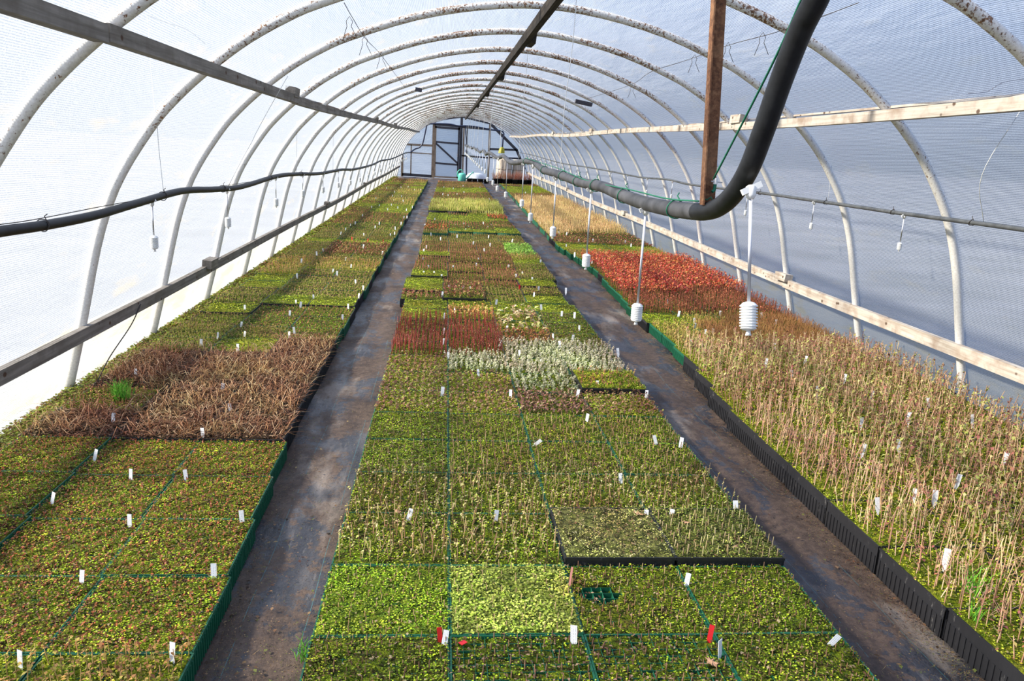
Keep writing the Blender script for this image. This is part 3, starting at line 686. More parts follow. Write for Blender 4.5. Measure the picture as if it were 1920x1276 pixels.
# wires under the roof film with hooks
def roofwire(pl_, lab, hooks):
    def on_roof(px, py):
        d = ray(px, py); best = None
        for t in np.arange(1.5, 30, .03):
            q = d*t; yy = q[1]; xr = q[0]-bx_(yy)-XC; zz = q[2]+H-gz(yy)
            if abs(xr) > 2.9 or zz > hoop_z(xr)-.05: return Vector((q[0], q[1], q[2]+H))
        return Vector(d*20)
    P = [on_roof(*p) for p in pl_]; p0 = P[0]; e = empty('roof_wire', p0, lab, 'wire')
    MB().tube([p-p0 for p in spline(P, 5)], .0022, 5).build('strand', WIRE, e, True)
    for px, py in hooks:
        q = on_roof(px, py)-p0
        MB().tube([q+Vector(v) for v in ((-.04, 0, -.11), (-.015, 0, -.03), (-.02, 0, .0), (.0, 0, .03), (.02, 0, 0), (.012, 0, -.03), (.05, 0, -.10))], .002, 5).build('hook', WIRE, e, True)
roofwire([(1610, 5), (1530, 35), (1450, 62), (1365, 85), (1290, 112), (1220, 135), (1180, 160), (1100, 185)], 'dark wire with bent hooks strung under the right roof film', [(1430, 70), (1365, 88), (1302, 110), (1185, 165), (1062, 200)])
roofwire([(645, 5), (662, 35), (685, 72), (712, 100), (738, 135), (760, 165)], 'dark wire with bent hooks strung under the left roof film', [(655, 40), (684, 75), (715, 105)])
string([B(*U(a, b, y=4.5)) for a, b in ((277, 28), (310, 42), (350, 55), (385, 82))], 'loose grey wire end curling from the hoop above the left purlin', WIRE, .0015, name='loose_wire', cat='wire')
string([B(*U(a, b, y=4.2)) for a, b in ((1920, 148), (1880, 155), (1850, 172), (1815, 175))], 'loose bent wire sticking out above the right purlin', WIRE, .0018, name='loose_wire', cat='wire')
string([B(*U(a, b, x=-2.06)) for a, b in ((264, 570), (245, 610), (205, 670), (180, 720))], 'dark cord slanting down the left skirt film between two hoops', WIRE, .004, name='slack_cord', cat='cord')

# ------------------------------------------------------------------ trays: plastic bodies
TW = .424; CELLS = 12
def tray_mesh(name, m, h, ribs=True, tall=False):
    mb = MB(); a = TW/2
    for sx2, sy2 in ((1, 0), (-1, 0), (0, 1), (0, -1)):
        if sx2: mb.box((sx2*(a-.0015), 0, h/2), (.003, TW, h))
        else: mb.box((0, sy2*(a-.0015), h/2), (TW, .003, h))
    if ribs:
        n = 15 if tall else 20
        for k in range(n):
            u = -a+.014+(TW-.028)*k/(n-1)
            for sgn in (1, -1):
                hh = h*.62 if tall else h*.8; wr_ = .012 if tall else .006
                mb.box((sgn*(a+.001), u, hh/2), (.005, wr_, hh)); mb.box((u, sgn*(a+.001), hh/2), (wr_, .005, hh))
    for sgn in (1, -1):
        mb.box((sgn*(a+.0005), 0, h-.004), (.0035, TW+.004, .008)); mb.box((0, sgn*(a+.0005), h-.004), (TW+.004, .0035, .008))
    mb.box((0, 0, h-.045), (TW-.006, TW-.006, .004))
    me = mb.build('tmp', m).data; o = bpy.data.objects['tmp']; bpy.data.objects.remove(o); me.name = name; return me
def grid_mesh(name, m, h):
    mb = MB(); a = TW/2-.004
    for k in range(1, CELLS):
        u = -a+2*a*k/CELLS; mb.box((u, 0, h-.0155), (.0013, 2*a, .026)); mb.box((0, u, h-.0155), (2*a, .0013, .026))
    me = mb.build('tmp', m).data; o = bpy.data.objects['tmp']; bpy.data.objects.remove(o); me.name = name; return me
HG, HB = .085, .118
TM = {'green': tray_mesh('green_tray', GREENP, HG), 'black': tray_mesh('black_tray', BLACKP, HG), 'tall': tray_mesh('tall_black_tray', BLACKP, HB, True, True)}
GM = {'green': grid_mesh('green_grid', GREENP, HG), 'black': grid_mesh('black_grid', BLACKP, HG), 'tall': grid_mesh('black_grid_tall', BLACKP, HB)}
def hexc(*c): return tuple(((v/255)**2.2) for v in c)
MG = [(.36, .45, .02), (.46, .50, .03), (.24, .34, .015), (.10, .16, .01), (.52, .54, .08)]
MD = [(.17, .26, .012), (.26, .36, .02), (.36, .44, .03), (.06, .10, .01), (.14, .10, .04)]
MR = [(.28, .38, .02), (.40, .46, .03), (.16, .25, .01), (.30, .13, .05), (.24, .32, .015), (.08, .05, .025)]
LOOK = dict(
 moss=dict(words='bright yellow green moss', mc=MG, mn=2600, bits=90, bc=[(.22, .13, .07), (.30, .24, .16)]),
 moss_dark=dict(words='dark green moss with short stubs', mc=MD, mn=2300, bits=160, bc=[(.16, .09, .05), (.40, .32, .22)], n=110, h=(.012, .03), sc=[(.26, .17, .10), (.16, .09, .06)], r=.0022),
 moss_gap=dict(words='moss with a bald patch', mc=MD, mn=2300, bits=160, bc=[(.16, .09, .05), (.40, .32, .22)], n=120, h=(.015, .03), sc=[(.36, .26, .15), (.24, .13, .08)], r=.0024, hole=(-.12, .02, .075)),
 moss_bare=dict(words='sparse moss over open dark cells', mc=MD, mn=1300, bits=260, bc=[(.14, .08, .06), (.30, .20, .16)], n=110, h=(.01, .025), sc=[(.22, .12, .09)], r=.0026, low=.006),
 lettuce=dict(words='pale green leafy moss', mc=[(.36, .44, .08), (.48, .54, .14), (.24, .34, .04)], mn=2400, ms=1.35, bits=60, bc=[(.3, .24, .14)], n=60, h=(.015, .03), sc=[(.36, .26, .16)], r=.002),
 stub=dict(words='moss and short brown cuttings', mc=MD, mn=2200, bits=120, bc=[(.2, .12, .07)], n=130, h=(.02, .04), sc=[(.30, .19, .12), (.40, .30, .18), (.20, .11, .08)], r=.0022, lv=1, ls=.010, lc=[(.30, .34, .08), (.26, .14, .08)]),
 stick=dict(words='moss and long bare sticks', mc=MD, mn=2100, bits=150, bc=[(.2, .12, .07), (.45, .38, .26)], n=110, h=(.03, .085), sc=[(.34, .22, .13), (.22, .12, .08), (.44, .34, .20)], r=.0019, lean=.3, lv=3, ls=.013, lc=[(.44, .44, .14), (.50, .46, .24)]),
 pale_stub=dict(words='pale cut stubs', mc=[(.20, .25, .05), (.30, .32, .08), (.12, .12, .05)], mn=2000, bits=160, bc=[(.2, .12, .07)], n=120, h=(.010, .032), sc=[(.55, .45, .30), (.42, .30, .19)], r=.0028, lean=.1),
 pale_moss=dict(words='pale thin moss', mc=[(.34, .38, .10), (.46, .46, .18), (.12, .12, .05)], mn=1700, bits=260, bc=[(.42, .38, .24), (.2, .12, .07)]),
 brown_leaf=dict(words='brown leaved seedlings over moss', mc=MG, mn=1700, bits=220, bc=[(.2, .12, .07), (.45, .34, .26)], n=144, h=(.012, .04), sc=[(.20, .10, .07)], r=.0014, lv=5, ls=.020, lc=[(.20, .09, .06), (.30, .16, .11), (.14, .07, .06), (.34, .24, .16), (.30, .34, .07)]),
 purple_leaf=dict(words='dark purple brown leaves', mc=MD, mn=1100, bits=60, bc=[(.2, .12, .07)], n=144, h=(.025, .045), sc=[(.20, .10, .07)], r=.0014, lv=6, ls=.022, lc=[(.17, .075, .065), (.24, .11, .09), (.12, .06, .05), (.36, .24, .19)]),
 red_stem=dict(words='dense upright red stems', mc=MD, mn=500, bits=40, bc=[(.2, .12, .07)], n=190, h=(.06, .125), sc=[(.28, .035, .03), (.36, .06, .05), (.16, .035, .03)], r=.0019, lean=.12, lv=5, ls=.010, lz=.2, lc=[(.32, .10, .07), (.46, .22, .16), (.20, .06, .04)]),
 orange_top=dict(words='yellow orange leafy seedlings', mc=MG, mn=800, bits=40, bc=[(.2, .12, .07)], n=170, h=(.05, .09), sc=[(.40, .18, .08)], r=.0014, lv=7, ls=.019, lz=.4, lc=[(.56, .34, .12), (.50, .20, .08), (.60, .46, .20), (.34, .12, .07)]),
 rust_leaf=dict(words='rusty orange brown leaves', mc=MD, mn=800, bits=40, bc=[(.2, .12, .07)], n=144, h=(.03, .055), sc=[(.26, .10, .06)], r=.0014, lv=6, ls=.019, lc=[(.36, .15, .06), (.44, .24, .09), (.22, .07, .05)]),
 silver=dict(words='fluffy silver grey shoots', mc=MD, mn=900, bits=60, bc=[(.2, .12, .07)], n=130, h=(.03, .075), sc=[(.45, .42, .32)], r=.0018, lean=.35, lv=22, ls=.014, lz=.15, lc=[(.62, .60, .50), (.74, .72, .64), (.46, .46, .36), (.34, .36, .22)]),
 silver_dim=dict(words='grey green fluffy shoots', mc=MD, mn=1300, bits=60, bc=[(.2, .12, .07)], n=80, h=(.03, .06), sc=[(.40, .38, .26)], r=.0018, lean=.3, lv=18, ls=.016, lz=.15, lc=[(.46, .48, .36), (.34, .38, .24), (.56, .55, .44)]),
 big_leaf=dict(words='large wilted cream leaves', mc=MG, mn=1300, bits=60, bc=[(.2, .12, .07)], n=55, h=(.04, .08), sc=[(.30, .20, .10)], r=.002, lean=.3, lv=4, ls=.042, lz=.5, lc=[(.66, .60, .46), (.56, .50, .30), (.42, .42, .18), (.34, .20, .12)]),
 tangle=dict(words='tangled dead brown stalks', mc=[(.12, .07, .045), (.07, .05, .03), (.18, .12, .08)], mn=1500, bits=900, bs=.019, bc=[(.16, .075, .045), (.09, .045, .03), (.36, .25, .18)], hair=300, hh=(.01, .075), hl=(.05, .15), hc=[(.46, .27, .15), (.30, .15, .08), (.60, .44, .29), (.20, .09, .055)], hr=.0021),
 tall_beige=dict(words='beige stems with few red leaves', mc=MG, mn=1100, bits=160, bc=[(.30, .14, .09), (.40, .32, .2)], n=84, h=(.06, .16), sc=[(.52, .35, .25), (.62, .46, .34), (.38, .22, .16)], r=.0026, lean=.24, lv=3, ls=.018, lz=.35, lc=[(.30, .13, .09), (.42, .38, .15), (.32, .32, .11), (.50, .30, .17), (.30, .11, .11)], fork=2),
 tall_leafy=dict(words='tall stems crowded with purple leaves', mc=MG, mn=1300, bits=120, bc=[(.30, .14, .09)], n=72, h=(.08, .19), sc=[(.46, .29, .20), (.56, .40, .29), (.32, .17, .12)], r=.0025, lean=.26, lv=7, ls=.024, lz=.3, lc=[(.24, .12, .08), (.38, .40, .13), (.28, .32, .08), (.36, .22, .11), (.26, .10, .09), (.46, .40, .20), (.34, .36, .12)], fork=2),
 red_leaf=dict(words='bright red leafy seedlings', mc=MD, mn=300, bits=40, bc=[(.2, .12, .07)], n=170, h=(.10, .17), sc=[(.30, .10, .06), (.20, .06, .04)], r=.0018, lean=.15, lv=9, ls=.025, lz=.55, lc=[(.56, .05, .04), (.66, .17, .07), (.58, .30, .12), (.36, .04, .04), (.60, .22, .10), (.62, .14, .16)]),
 dark_red=dict(words='dark red brown upright seedlings', mc=MD, mn=500, bits=40, bc=[(.2, .12, .07)], n=190, h=(.07, .13), sc=[(.28, .08, .05), (.20, .07, .04)], r=.0018, lean=.12, lv=6, ls=.016, lz=.3, lc=[(.30, .07, .05), (.40, .13, .07), (.20, .12, .06), (.5, .2, .1)]),
 olive_seed=dict(words='yellow olive seedlings', mc=MG, mn=1300, bits=60, bc=[(.2, .12, .07)], n=170, h=(.03, .065), sc=[(.40, .28, .12)], r=.0017, lv=5, ls=.015, lz=.4, lc=[(.48, .42, .10), (.36, .34, .08), (.44, .22, .09)]),
 rust_fine=dict(words='fine rusty brown needles', mc=MD, mn=500, bits=40, bc=[(.2, .12, .07)], hair=1000, hh=(.03, .10), hl=(.03, .06), hc=[(.40, .22, .09), (.30, .15, .06), (.22, .10, .05)], hr=.0009),
 green_leaf=dict(words='fresh light green leaves', mc=MG, mn=900, bits=20, bc=[(.2, .12, .07)], n=150, h=(.03, .07), sc=[(.2, .36, .08)], r=.0015, lv=7, ls=.024, lz=.4, lc=[(.32, .56, .10), (.42, .64, .18), (.22, .44, .07)]),
 grass=dict(words='yellow green grassy seedlings', mc=MG, mn=900, bits=40, bc=[(.2, .12, .07)], n=420, h=(.05, .11), sc=[(.46, .46, .12), (.56, .48, .20), (.34, .40, .08)], r=.0016, lean=.25, lv=1, ls=.014, lc=[(.5, .5, .16)]),
 straw=dict(words='tall straw coloured seedlings', mc=MG, mn=500, bits=40, bc=[(.2, .12, .07)], n=380, h=(.08, .16), sc=[(.56, .40, .20), (.46, .32, .15), (.62, .48, .28)], r=.0019, lean=.25, lv=2, ls=.014, lz=.5, lc=[(.52, .38, .16), (.36, .20, .10)]),
 moss_red=dict(words='moss speckled with small red brown seedlings', mc=MR, mn=2300, bits=330, bs=.010, bc=[(.24, .12, .09), (.36, .24, .18), (.12, .06, .05)], n=144, h=(.008, .022), sc=[(.30, .10, .05)], r=.0016, lv=4, ls=.0105, lc=[(.44, .12, .05), (.36, .14, .08), (.30, .10, .06)]),
 brown_seed=dict(words='fine red brown seedlings', mc=MD, mn=1300, bits=60, bc=[(.2, .12, .07)], n=300, h=(.02, .045), sc=[(.30, .13, .08), (.24, .10, .06)], r=.0018, lv=3, ls=.013, lz=.3, lc=[(.34, .14, .08), (.40, .22, .10), (.24, .09, .06), (.34, .30, .08)]),
 olive_brown=dict(words='olive brown mixed seedlings', mc=MD, mn=1700, bits=60, bc=[(.2, .12, .07)], n=220, h=(.015, .035), sc=[(.30, .20, .10)], r=.0017, lv=3, ls=.013, lz=.3, lc=[(.34, .30, .08), (.28, .16, .08), (.38, .36, .09)]),
)
def vnoise(x, y, s, ph):
    return np.sin(x*s+ph)*np.sin(y*s*1.13+ph*2)+.5*np.sin(x*s*2.3+y*s*1.7+ph*3)+.35*np.sin(x*s*4.1-y*s*3.7+ph)
def gen(look, dens, seed, h, edge=.0):
    L = LOOK[look]; r = np.random.default_rng(seed*97+hash(len(look)*31+ord(look[0])*7+ord(look[-1])) % 1000); a = TW/2-.004; ph = r.uniform(0, 6)
    base = NP(); plants = NP(); g = 26 if dens > .6 else (12 if dens > .2 else 4)
    gx = np.linspace(-a, a, g+1); X, Y = np.meshgrid(gx, gx)
    Z = h+.0005+.0045*vnoise(X, Y, 38, ph)+r.uniform(-.0035, .0035, X.shape)-L.get('low', 0)
    if 'hole' in L:
        hx, hy_, hr = L['hole']; dd = np.hypot((X-hx), (Y-hy_)*1.4); Z = np.where(dd < hr, h-.03, Z)
    Z = np.where((np.abs(X) > a*.985) | (np.abs(Y) > a*.985), np.minimum(Z, h-.001), Z)
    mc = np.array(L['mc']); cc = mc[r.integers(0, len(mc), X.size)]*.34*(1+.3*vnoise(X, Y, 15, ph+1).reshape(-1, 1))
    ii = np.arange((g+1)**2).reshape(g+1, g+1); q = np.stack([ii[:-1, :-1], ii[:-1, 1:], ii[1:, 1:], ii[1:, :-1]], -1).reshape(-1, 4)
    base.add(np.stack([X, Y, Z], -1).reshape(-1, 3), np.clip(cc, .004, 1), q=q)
    k = 1/math.sqrt(max(dens, .02)); fs = k**.62                      # fewer, larger leaves far away
    # moss leaflets
    n = int(L['mn']*dens*2.3); e_ = a+.0035; x = r.uniform(-e_, e_, n); y = r.uniform(-e_, e_, n)
    if 'hole' in L: m_ = np.hypot(x-hx, (y-hy_)*1.4) > hr; x = x[m_]; y = y[m_]; n = len(x)
    z = h+.0045*vnoise(x, y, 38, ph)-L.get('low', 0)+r.uniform(-.001, .008, n)
    tint = (1+.35*vnoise(x, y, 13, ph+4))[:, None]
    S = r.uniform(.0042, .0092, n)*L.get('ms', 1)*fs
    base.leaves(np.stack([x, y, z], 1), r.uniform(0, 2*PI, n), r.uniform(-.1, .8, n), S, S*.9, np.clip(mc[r.integers(0, len(mc), n)]*tint*r.uniform(.25, 1.6, (n, 1)), .004, 1), .2)
    n = int(L['bits']*dens)
    if n:
        bc = np.array(L['bc']); x = r.uniform(-a, a, n); y = r.uniform(-a, a, n); S = r.uniform(.5, 1.3, n)*L.get('bs', .013)*fs
        plants.leaves(np.stack([x, y, np.full(n, h+.007)], 1), r.uniform(0, 2*PI, n), r.uniform(-.2, .5, n), S, S*.6, bc[r.integers(0, len(bc), n)], .3)
    if L.get('n'):
        n0 = L['n']; n = max(10, int(n0*(dens**.75))); m1 = int(math.ceil(math.sqrt(n))); u = ((np.arange(m1)+.5)/m1*2*a-a)*1.03
        X, Y = np.meshgrid(u, u); X = X.ravel(); Y = Y.ravel(); keep = r.permutation(len(X))[:n]; j = a/m1*.55
        x = X[keep]+r.uniform(-j, j, len(keep)); y = Y[keep]+r.uniform(-j, j, len(keep)); n = len(x)
        if 'hole' in L: m_ = np.hypot(x-hx, (y-hy_)*1.4) > hr*.9; x = x[m_]; y = y[m_]; n = len(x)
        hh = r.uniform(*L['h'], n); ln = L.get('lean', .12); az = r.uniform(0, 2*PI, n); le = r.normal(0, ln, n)*hh
        A = np.stack([x, y, np.full(n, h-.004)], 1); Bp = A+np.stack([np.cos(az)*le, np.sin(az)*le, hh+.004], 1)
        scol = np.array(L['sc'])[r.integers(0, len(L['sc']), n)]*r.uniform(.75, 1.25, (n, 1)); rr = L['r']*(k**.75)
        plants.stems(A, Bp, rr, rr*.72, scol, tip=None)
        if L.get('fork') and dens > .15:
            for f in range(L['fork']):
                t0 = r.uniform(.45, .9, n)[:, None]; S0 = A+(Bp-A)*t0; az2 = r.uniform(0, 2*PI, n); l2 = r.uniform(.012, .038, n)
                plants.stems(S0, S0+np.stack([np.cos(az2)*l2, np.sin(az2)*l2, l2*.9], 1), rr*.6, rr*.35, scol*.9)
        lv = L.get('lv', 0)
        if lv:
            nl = max(1, int(round(lv*(dens**.35)))); lo = L.get('lz', .6)
            t0 = r.uniform(lo, 1.03, (n, nl))[:, :, None]; P = (A[:, None]+(Bp-A)[:, None]*t0).reshape(-1, 3); N_ = len(P)
            S = r.uniform(.6, 1.25, N_)*L['ls']*(k**.5); lc = np.array(L['lc'])
            plants.leaves(P, r.uniform(0, 2*PI, N_), r.uniform(-.7, 1.0, N_), S, S*.62, lc[r.integers(0, len(lc), N_)]*r.uniform(.75, 1.25, (N_, 1)), .25)
    if L.get('hair'):
        n = int(L['hair']*dens**.8); x = r.uniform(-a, a, n); y = r.uniform(-a, a, n); az = r.uniform(0, 2*PI, n); l = r.uniform(*L['hl'], n); hh = r.uniform(*L['hh'], n); hc = np.array(L['hc'])
        c0 = hc[r.integers(0, len(hc), n)]; zz = np.full(n, h+.0); rr = L['hr']*k**.8
        P0 = np.stack([x, y, zz+r.uniform(0, .01, n)], 1); P1 = P0+np.stack([np.cos(az)*l*.4, np.sin(az)*l*.4, hh*.8], 1); P2 = P1+np.stack([np.cos(az+.5)*l*.6, np.sin(az+.5)*l*.6, hh*r.uniform(-.6, .25, n)], 1)
        plants.stems(P0, P1, rr, rr, c0); plants.stems(P1, P2, rr, rr*.6, c0)
    return base, plants
_cache = {}
def veg(look, lod, seed, kind):
    key = (look, lod, seed, kind == 'tall')
    if key not in _cache:
        base, pl_ = gen(look, {0: 1.0, 1: .42}[lod], seed+1, HB if kind == 'tall' else HG)
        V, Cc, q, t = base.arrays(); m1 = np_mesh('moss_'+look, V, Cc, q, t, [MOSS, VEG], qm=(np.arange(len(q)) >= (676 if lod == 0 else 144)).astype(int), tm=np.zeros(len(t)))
        m2 = None
        if pl_.n:
            V, Cc, q, t = pl_.arrays(); m2 = np_mesh('plants_'+look, V, Cc, q, t, [VEG])
        _cache[key] = (m1, m2)
    return _cache[key]

# which look grows where: picture boxes are only used to look up which kind of seedling the photograph shows in a tray
PATCH_C = [(1050, 1070, 1300, 1200, 'moss_gap'), (560, 1205, 850, 1300, 'moss_dark'), (850, 1205, 1360, 1300, 'moss_bare'), (1360, 1205, 1700, 1300, 'moss_dark'), (560, 1070, 850, 1205, 'moss_green'), (850, 1070, 1060, 1205, 'lettuce'), (1300, 1060, 1600, 1205, 'moss_dark'),
 (1050, 970, 1275, 1065, 'pale_moss'), (1275, 970, 1500, 1065, 'pale_stub'), (600, 860, 1450, 1070, 'stick'), (600, 795, 860, 865, 'moss_dark'), (860, 795, 1330, 865, 'stub'),
 (975, 740, 1110, 790, 'purple_leaf'), (1110, 740, 1260, 780, 'brown_leaf'), (1075, 690, 1215, 738, 'moss_redtop'), (970, 700, 1090, 738, 'silver_dim'), (690, 672, 840, 795, 'brown_leaf'), (840, 705, 1110, 795, 'brown_leaf'),
 (840, 655, 965, 705, 'silver'), (965, 645, 1180, 702, 'silver'), (735, 600, 955, 655, 'red_stem'), (950, 622, 1040, 648, 'rust_leaf'), (845, 575, 950, 602, 'orange_top'), (950, 585, 1040, 622, 'big_leaf'), (745, 590, 845, 602, 'big_leaf'),
 (750, 563, 950, 592, 'moss'), (950, 555, 1110, 590, 'moss'), (1040, 590, 1160, 655, 'moss_dark'), (750, 540, 925, 563, 'dark_low'), (925, 540, 1065, 560, 'olive_brown'), (752, 510, 812, 545, 'moss'), (985, 527, 1070, 548, 'moss'),
 (815, 500, 985, 545, 'brown_seed'), (985, 500, 1060, 527, 'olive_brown'), (780, 484, 850, 500, 'brown_seed'), (955, 490, 1030, 500, 'moss'), (840, 480, 955, 500, 'brown_seed'), (790, 475, 845, 484, 'moss'), (943, 458, 1012, 484, 'green_leaf'), (780, 456, 943, 478, 'brown_seed'),
 (780, 440, 985, 456, 'olive_brown'), (785, 424, 843, 438, 'orange_low'), (843, 433, 985, 441, 'moss'), (790, 415, 960, 433, 'brown_seed'), (790, 403, 905, 415, 'moss'), (903, 402, 955, 411, 'red_low'), (800, 380, 960, 400, 'grass'), (805, 361, 940, 380, 'brown_seed'), (805, 352, 940, 361, 'moss'), (805, 338, 940, 352, 'brown_seed')]
LOOK['moss_green'] = dict(LOOK['moss'], words='fresh green moss with short stubs', mc=[(.24, .38, .02), (.34, .46, .03), (.16, .28, .015), (.07, .12, .01), (.42, .48, .06)], n=100, h=(.01, .025), sc=[(.3, .19, .12)], r=.002, bits=160)
LOOK['moss_redtop'] = dict(LOOK['moss'], n=70, h=(.01, .03), sc=[(.3, .14, .08)], r=.0015, lv=4, ls=.016, lc=[(.40, .18, .10), (.3, .16, .09)], words='moss under orange brown leaves')
LOOK['dark_low'] = dict(LOOK['purple_leaf'], words='dark wine red low seedlings', lc=[(.24, .06, .05), (.32, .13, .09), (.16, .05, .04), (.42, .30, .12)])
LOOK['orange_low'] = dict(LOOK['rust_leaf'], words='bright orange low seedlings', lc=[(.62, .22, .08), (.70, .30, .12), (.5, .14, .07)], n=220)
LOOK['red_low'] = dict(LOOK['rust_leaf'], words='scarlet low seedlings', lc=[(.60, .06, .04), (.50, .10, .06), (.66, .2, .1)], n=220)
PATCH_L = [(0, 830, 560, 1300, 'moss_red'), (375, 630, 500, 662, 'moss'), (225, 650, 600, 828, 'tangle'), (0, 770, 240, 830, 'tangle'), (500, 575, 680, 632, 'brown_seed_lo'), (250, 585, 500, 650, 'olive_brown'), (380, 562, 680, 580, 'moss'), (380, 535, 670, 562, 'olive_brown'),
 (400, 512, 560, 540, 'moss'), (560, 505, 700, 540, 'olive_brown'), (480, 485, 700, 512, 'straw_lo'), (600, 458, 735, 478, 'dark_low'), (540, 462, 735, 492, 'olive_brown'), (600, 448, 735, 460, 'moss'), (600, 420, 745, 448, 'olive_brown'), (640, 400, 770, 418, 'brown_seed')]
LOOK['brown_seed_lo'] = dict(LOOK['brown_seed'], h=(.01, .025), n=160, mn=1900, words='thin brown seedlings over green moss')
LOOK['straw_lo'] = dict(LOOK['olive_seed'], words='orange olive seedlings', lc=[(.46, .26, .09), (.40, .34, .09), (.34, .18, .08)])
PATCH_R = [(1345, 595, 1545, 655, 'rust_fine'), (1205, 585, 1300, 607, 'moss'), (1200, 588, 1500, 650, 'olive_seed'), (1130, 555, 1440, 592, 'dark_red'), (1110, 488, 1420, 556, 'red_leaf'), (1060, 470, 1300, 490, 'straw_lo'), (1060, 459, 1210, 470, 'moss'), (1020, 440, 1250, 460, 'dark_low'), (960, 372, 1130, 438, 'straw'), (950, 362, 1060, 372, 'brown_seed'), (940, 350, 1040, 362, 'moss')]
def patch(P, px, py):
    for a, b, c, d, l in P:
        if a <= px <= c and b <= py <= d: return l
edgeL = lambda y: float(np.interp(y, [1.5, 2.4, 3.2, 4.2, 7.4, 14, 29], [-.70, -.705, -.74, -.785, -.80, -.785, -.745]))
edgeR = lambda y: float(np.interp(y, [1.5, 3, 4.4, 5.6, 6.2, 7.4, 9, 10.5, 12.8, 22, 30], [1.80, 1.775, 1.78, 1.90, 1.96, 1.93, 2.0, 2.05, 1.87, 2.0, 2.08]))
edgeC = lambda y: float(np.interp(y, [1.5, 5, 7.6, 7.9, 8.9, 9.3, 11, 14, 18, 30], [-.372, -.365, -.36, -.41, -.41, -.36, -.34, -.36, -.37, -.35]))
PITCH_T = .4305
trays = []
WT = [('brown_seed', 4), ('olive_brown', 2.5), ('moss', 2), ('dark_low', 2), ('olive_seed', 1), ('straw_lo', 1.2)]
rr_ = random.Random(5)
def pick(): return rr_.choices([w[0] for w in WT], [w[1] for w in WT])[0]
YS0 = {'C': 1.762, 'L': 1.69, 'R': 1.42}
for bed, cols in (('C', 4), ('L', 3), ('R', 4)):
    last = [None]*cols
    for row in range(70):
        yc = YS0[bed]+PITCH_T*(row+.5)
        if yc > (32.2 if bed == 'L' else 31.6 if bed == 'C' else 31.8): break
        for c in range(cols):
            sxc = 1.0
            if bed == 'C': x = edgeC(yc)+PITCH_T*(c+.5)
            elif bed == 'L': x = edgeL(yc)-PITCH_T*(c+.5)
            else:
                pit = min(PITCH_T, (3.565-edgeR(yc))/4); sxc = pit/PITCH_T; x = edgeR(yc)+pit*(c+.5)
            px, py = proj(x, yc, .09)
            if bed != 'R' and py > 1500: continue
            kind = 'green'; dz = rr_.uniform(0, .005)
            if bed != 'C' or py < 500: x += rr_.uniform(-.003, .003)+(.010*math.sin(row*1.7+ord(bed)) if py < 640 else 0)
            if py < 600 and rr_.random() < .3: kind = 'black'
            lk = patch({'C': PATCH_C, 'L': PATCH_L, 'R': PATCH_R}[bed], px, py)
            if lk is None and bed == 'R' and yc < 6.05: lk = 'tall_leafy' if (c >= 2 or (c == 1 and yc > 2.9) or yc > 4.4) else 'tall_beige'
            if lk is None:
                if c and rr_.random() < .62: lk = last[c-1]
                elif last[c] and rr_.random() < .45: lk = last[c]
                else: lk = pick()
            last[c] = lk
            if bed == 'R' and yc < 5.9: kind = 'tall'
            if lk in ('pale_moss', 'pale_stub'): kind = 'black'; dz = .034
            if bed == 'C' and (1075 < px < 1215 and 692 < py < 738): kind = 'black'; dz = .04
            if bed == 'C' and 478 < py < 562 and not (py > 548 and px > 925): kind = 'black'; dz = rr_.uniform(.004, .032)
            if bed == 'C' and 378 < py < 400: kind = 'black'; dz = .055
            if bed == 'C' and 425 < py < 440: kind = 'green'; dz = .045
            if bed == 'L' and lk == 'tangle': kind = 'black'; dz = .012
            if bed == 'L' and 560 < py < 580: kind = 'black'; dz = .015
            if bed == 'L' and c == 2 and yc < 3.7: dz = .014
            trays.append(dict(bed=bed, row=row, c=c, x=x, y=yc, look=lk, kind=kind, dz=dz, sx=sxc, px=px, py=py))
trays.sort(key=lambda d: d['y'])
vis = [t for t in trays if -220 < t['px'] < 2150 and t['py'] < 1440]
near = vis[:298]; far = vis[298:]
BED = {'C': 'centre bed', 'L': 'left bed', 'R': 'right bed'}
firstrow = {b: min(t['row'] for t in near if t['bed'] == b) for b in 'CLR'}
def colword(t):
    n = {'C': 4, 'L': 3, 'R': 4}[t['bed']]; c = t['c'] if t['bed'] != 'L' else 2-t['c']
    return (['leftmost', 'second from left', 'third from left', 'rightmost'] if n == 4 else ['leftmost', 'middle', 'rightmost'])[c]
for t in near:
    t['r1'] = t['row']-firstrow[t['bed']]+1
    o = bpy.data.objects.new('seedling_tray', TM[t['kind']]); C.objects.link(o)
    o.location = B(t['x'], t['y'], 0); rzt = rr_.choice([0, PI/2, PI, -PI/2]) if t['bed'] != 'R' and t['look'] != 'moss_gap' else rr_.choice([0, PI]) if t['look'] != 'moss_gap' else 0
    o.rotation_euler = (slope(t['y']) if rzt == 0 else 0, 0, rzt+rr_.uniform(-.006, .006)); o.scale = (t['sx'], 1, 1+t['dz']/HG)
    tag(o, f"{'black' if t['kind'] != 'green' else 'green'} tray of {LOOK[t['look']]['words']}, {ordw(t['r1'])} {BED[t['bed']].split()[0]} row, {colword(t)}", 'seedling tray', f"trays of {LOOK[t['look']]['words']} in the {BED[t['bed']]}")
    lod = 0 if t['y'] < 6.4 else 1
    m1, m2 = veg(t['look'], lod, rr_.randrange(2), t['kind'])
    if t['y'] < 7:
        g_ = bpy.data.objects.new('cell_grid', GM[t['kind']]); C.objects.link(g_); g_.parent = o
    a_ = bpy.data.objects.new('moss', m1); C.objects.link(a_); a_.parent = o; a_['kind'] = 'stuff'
    if m2:
        s_ = bpy.data.objects.new('seedlings', m2); C.objects.link(s_); s_.parent = o; s_['kind'] = 'stuff'
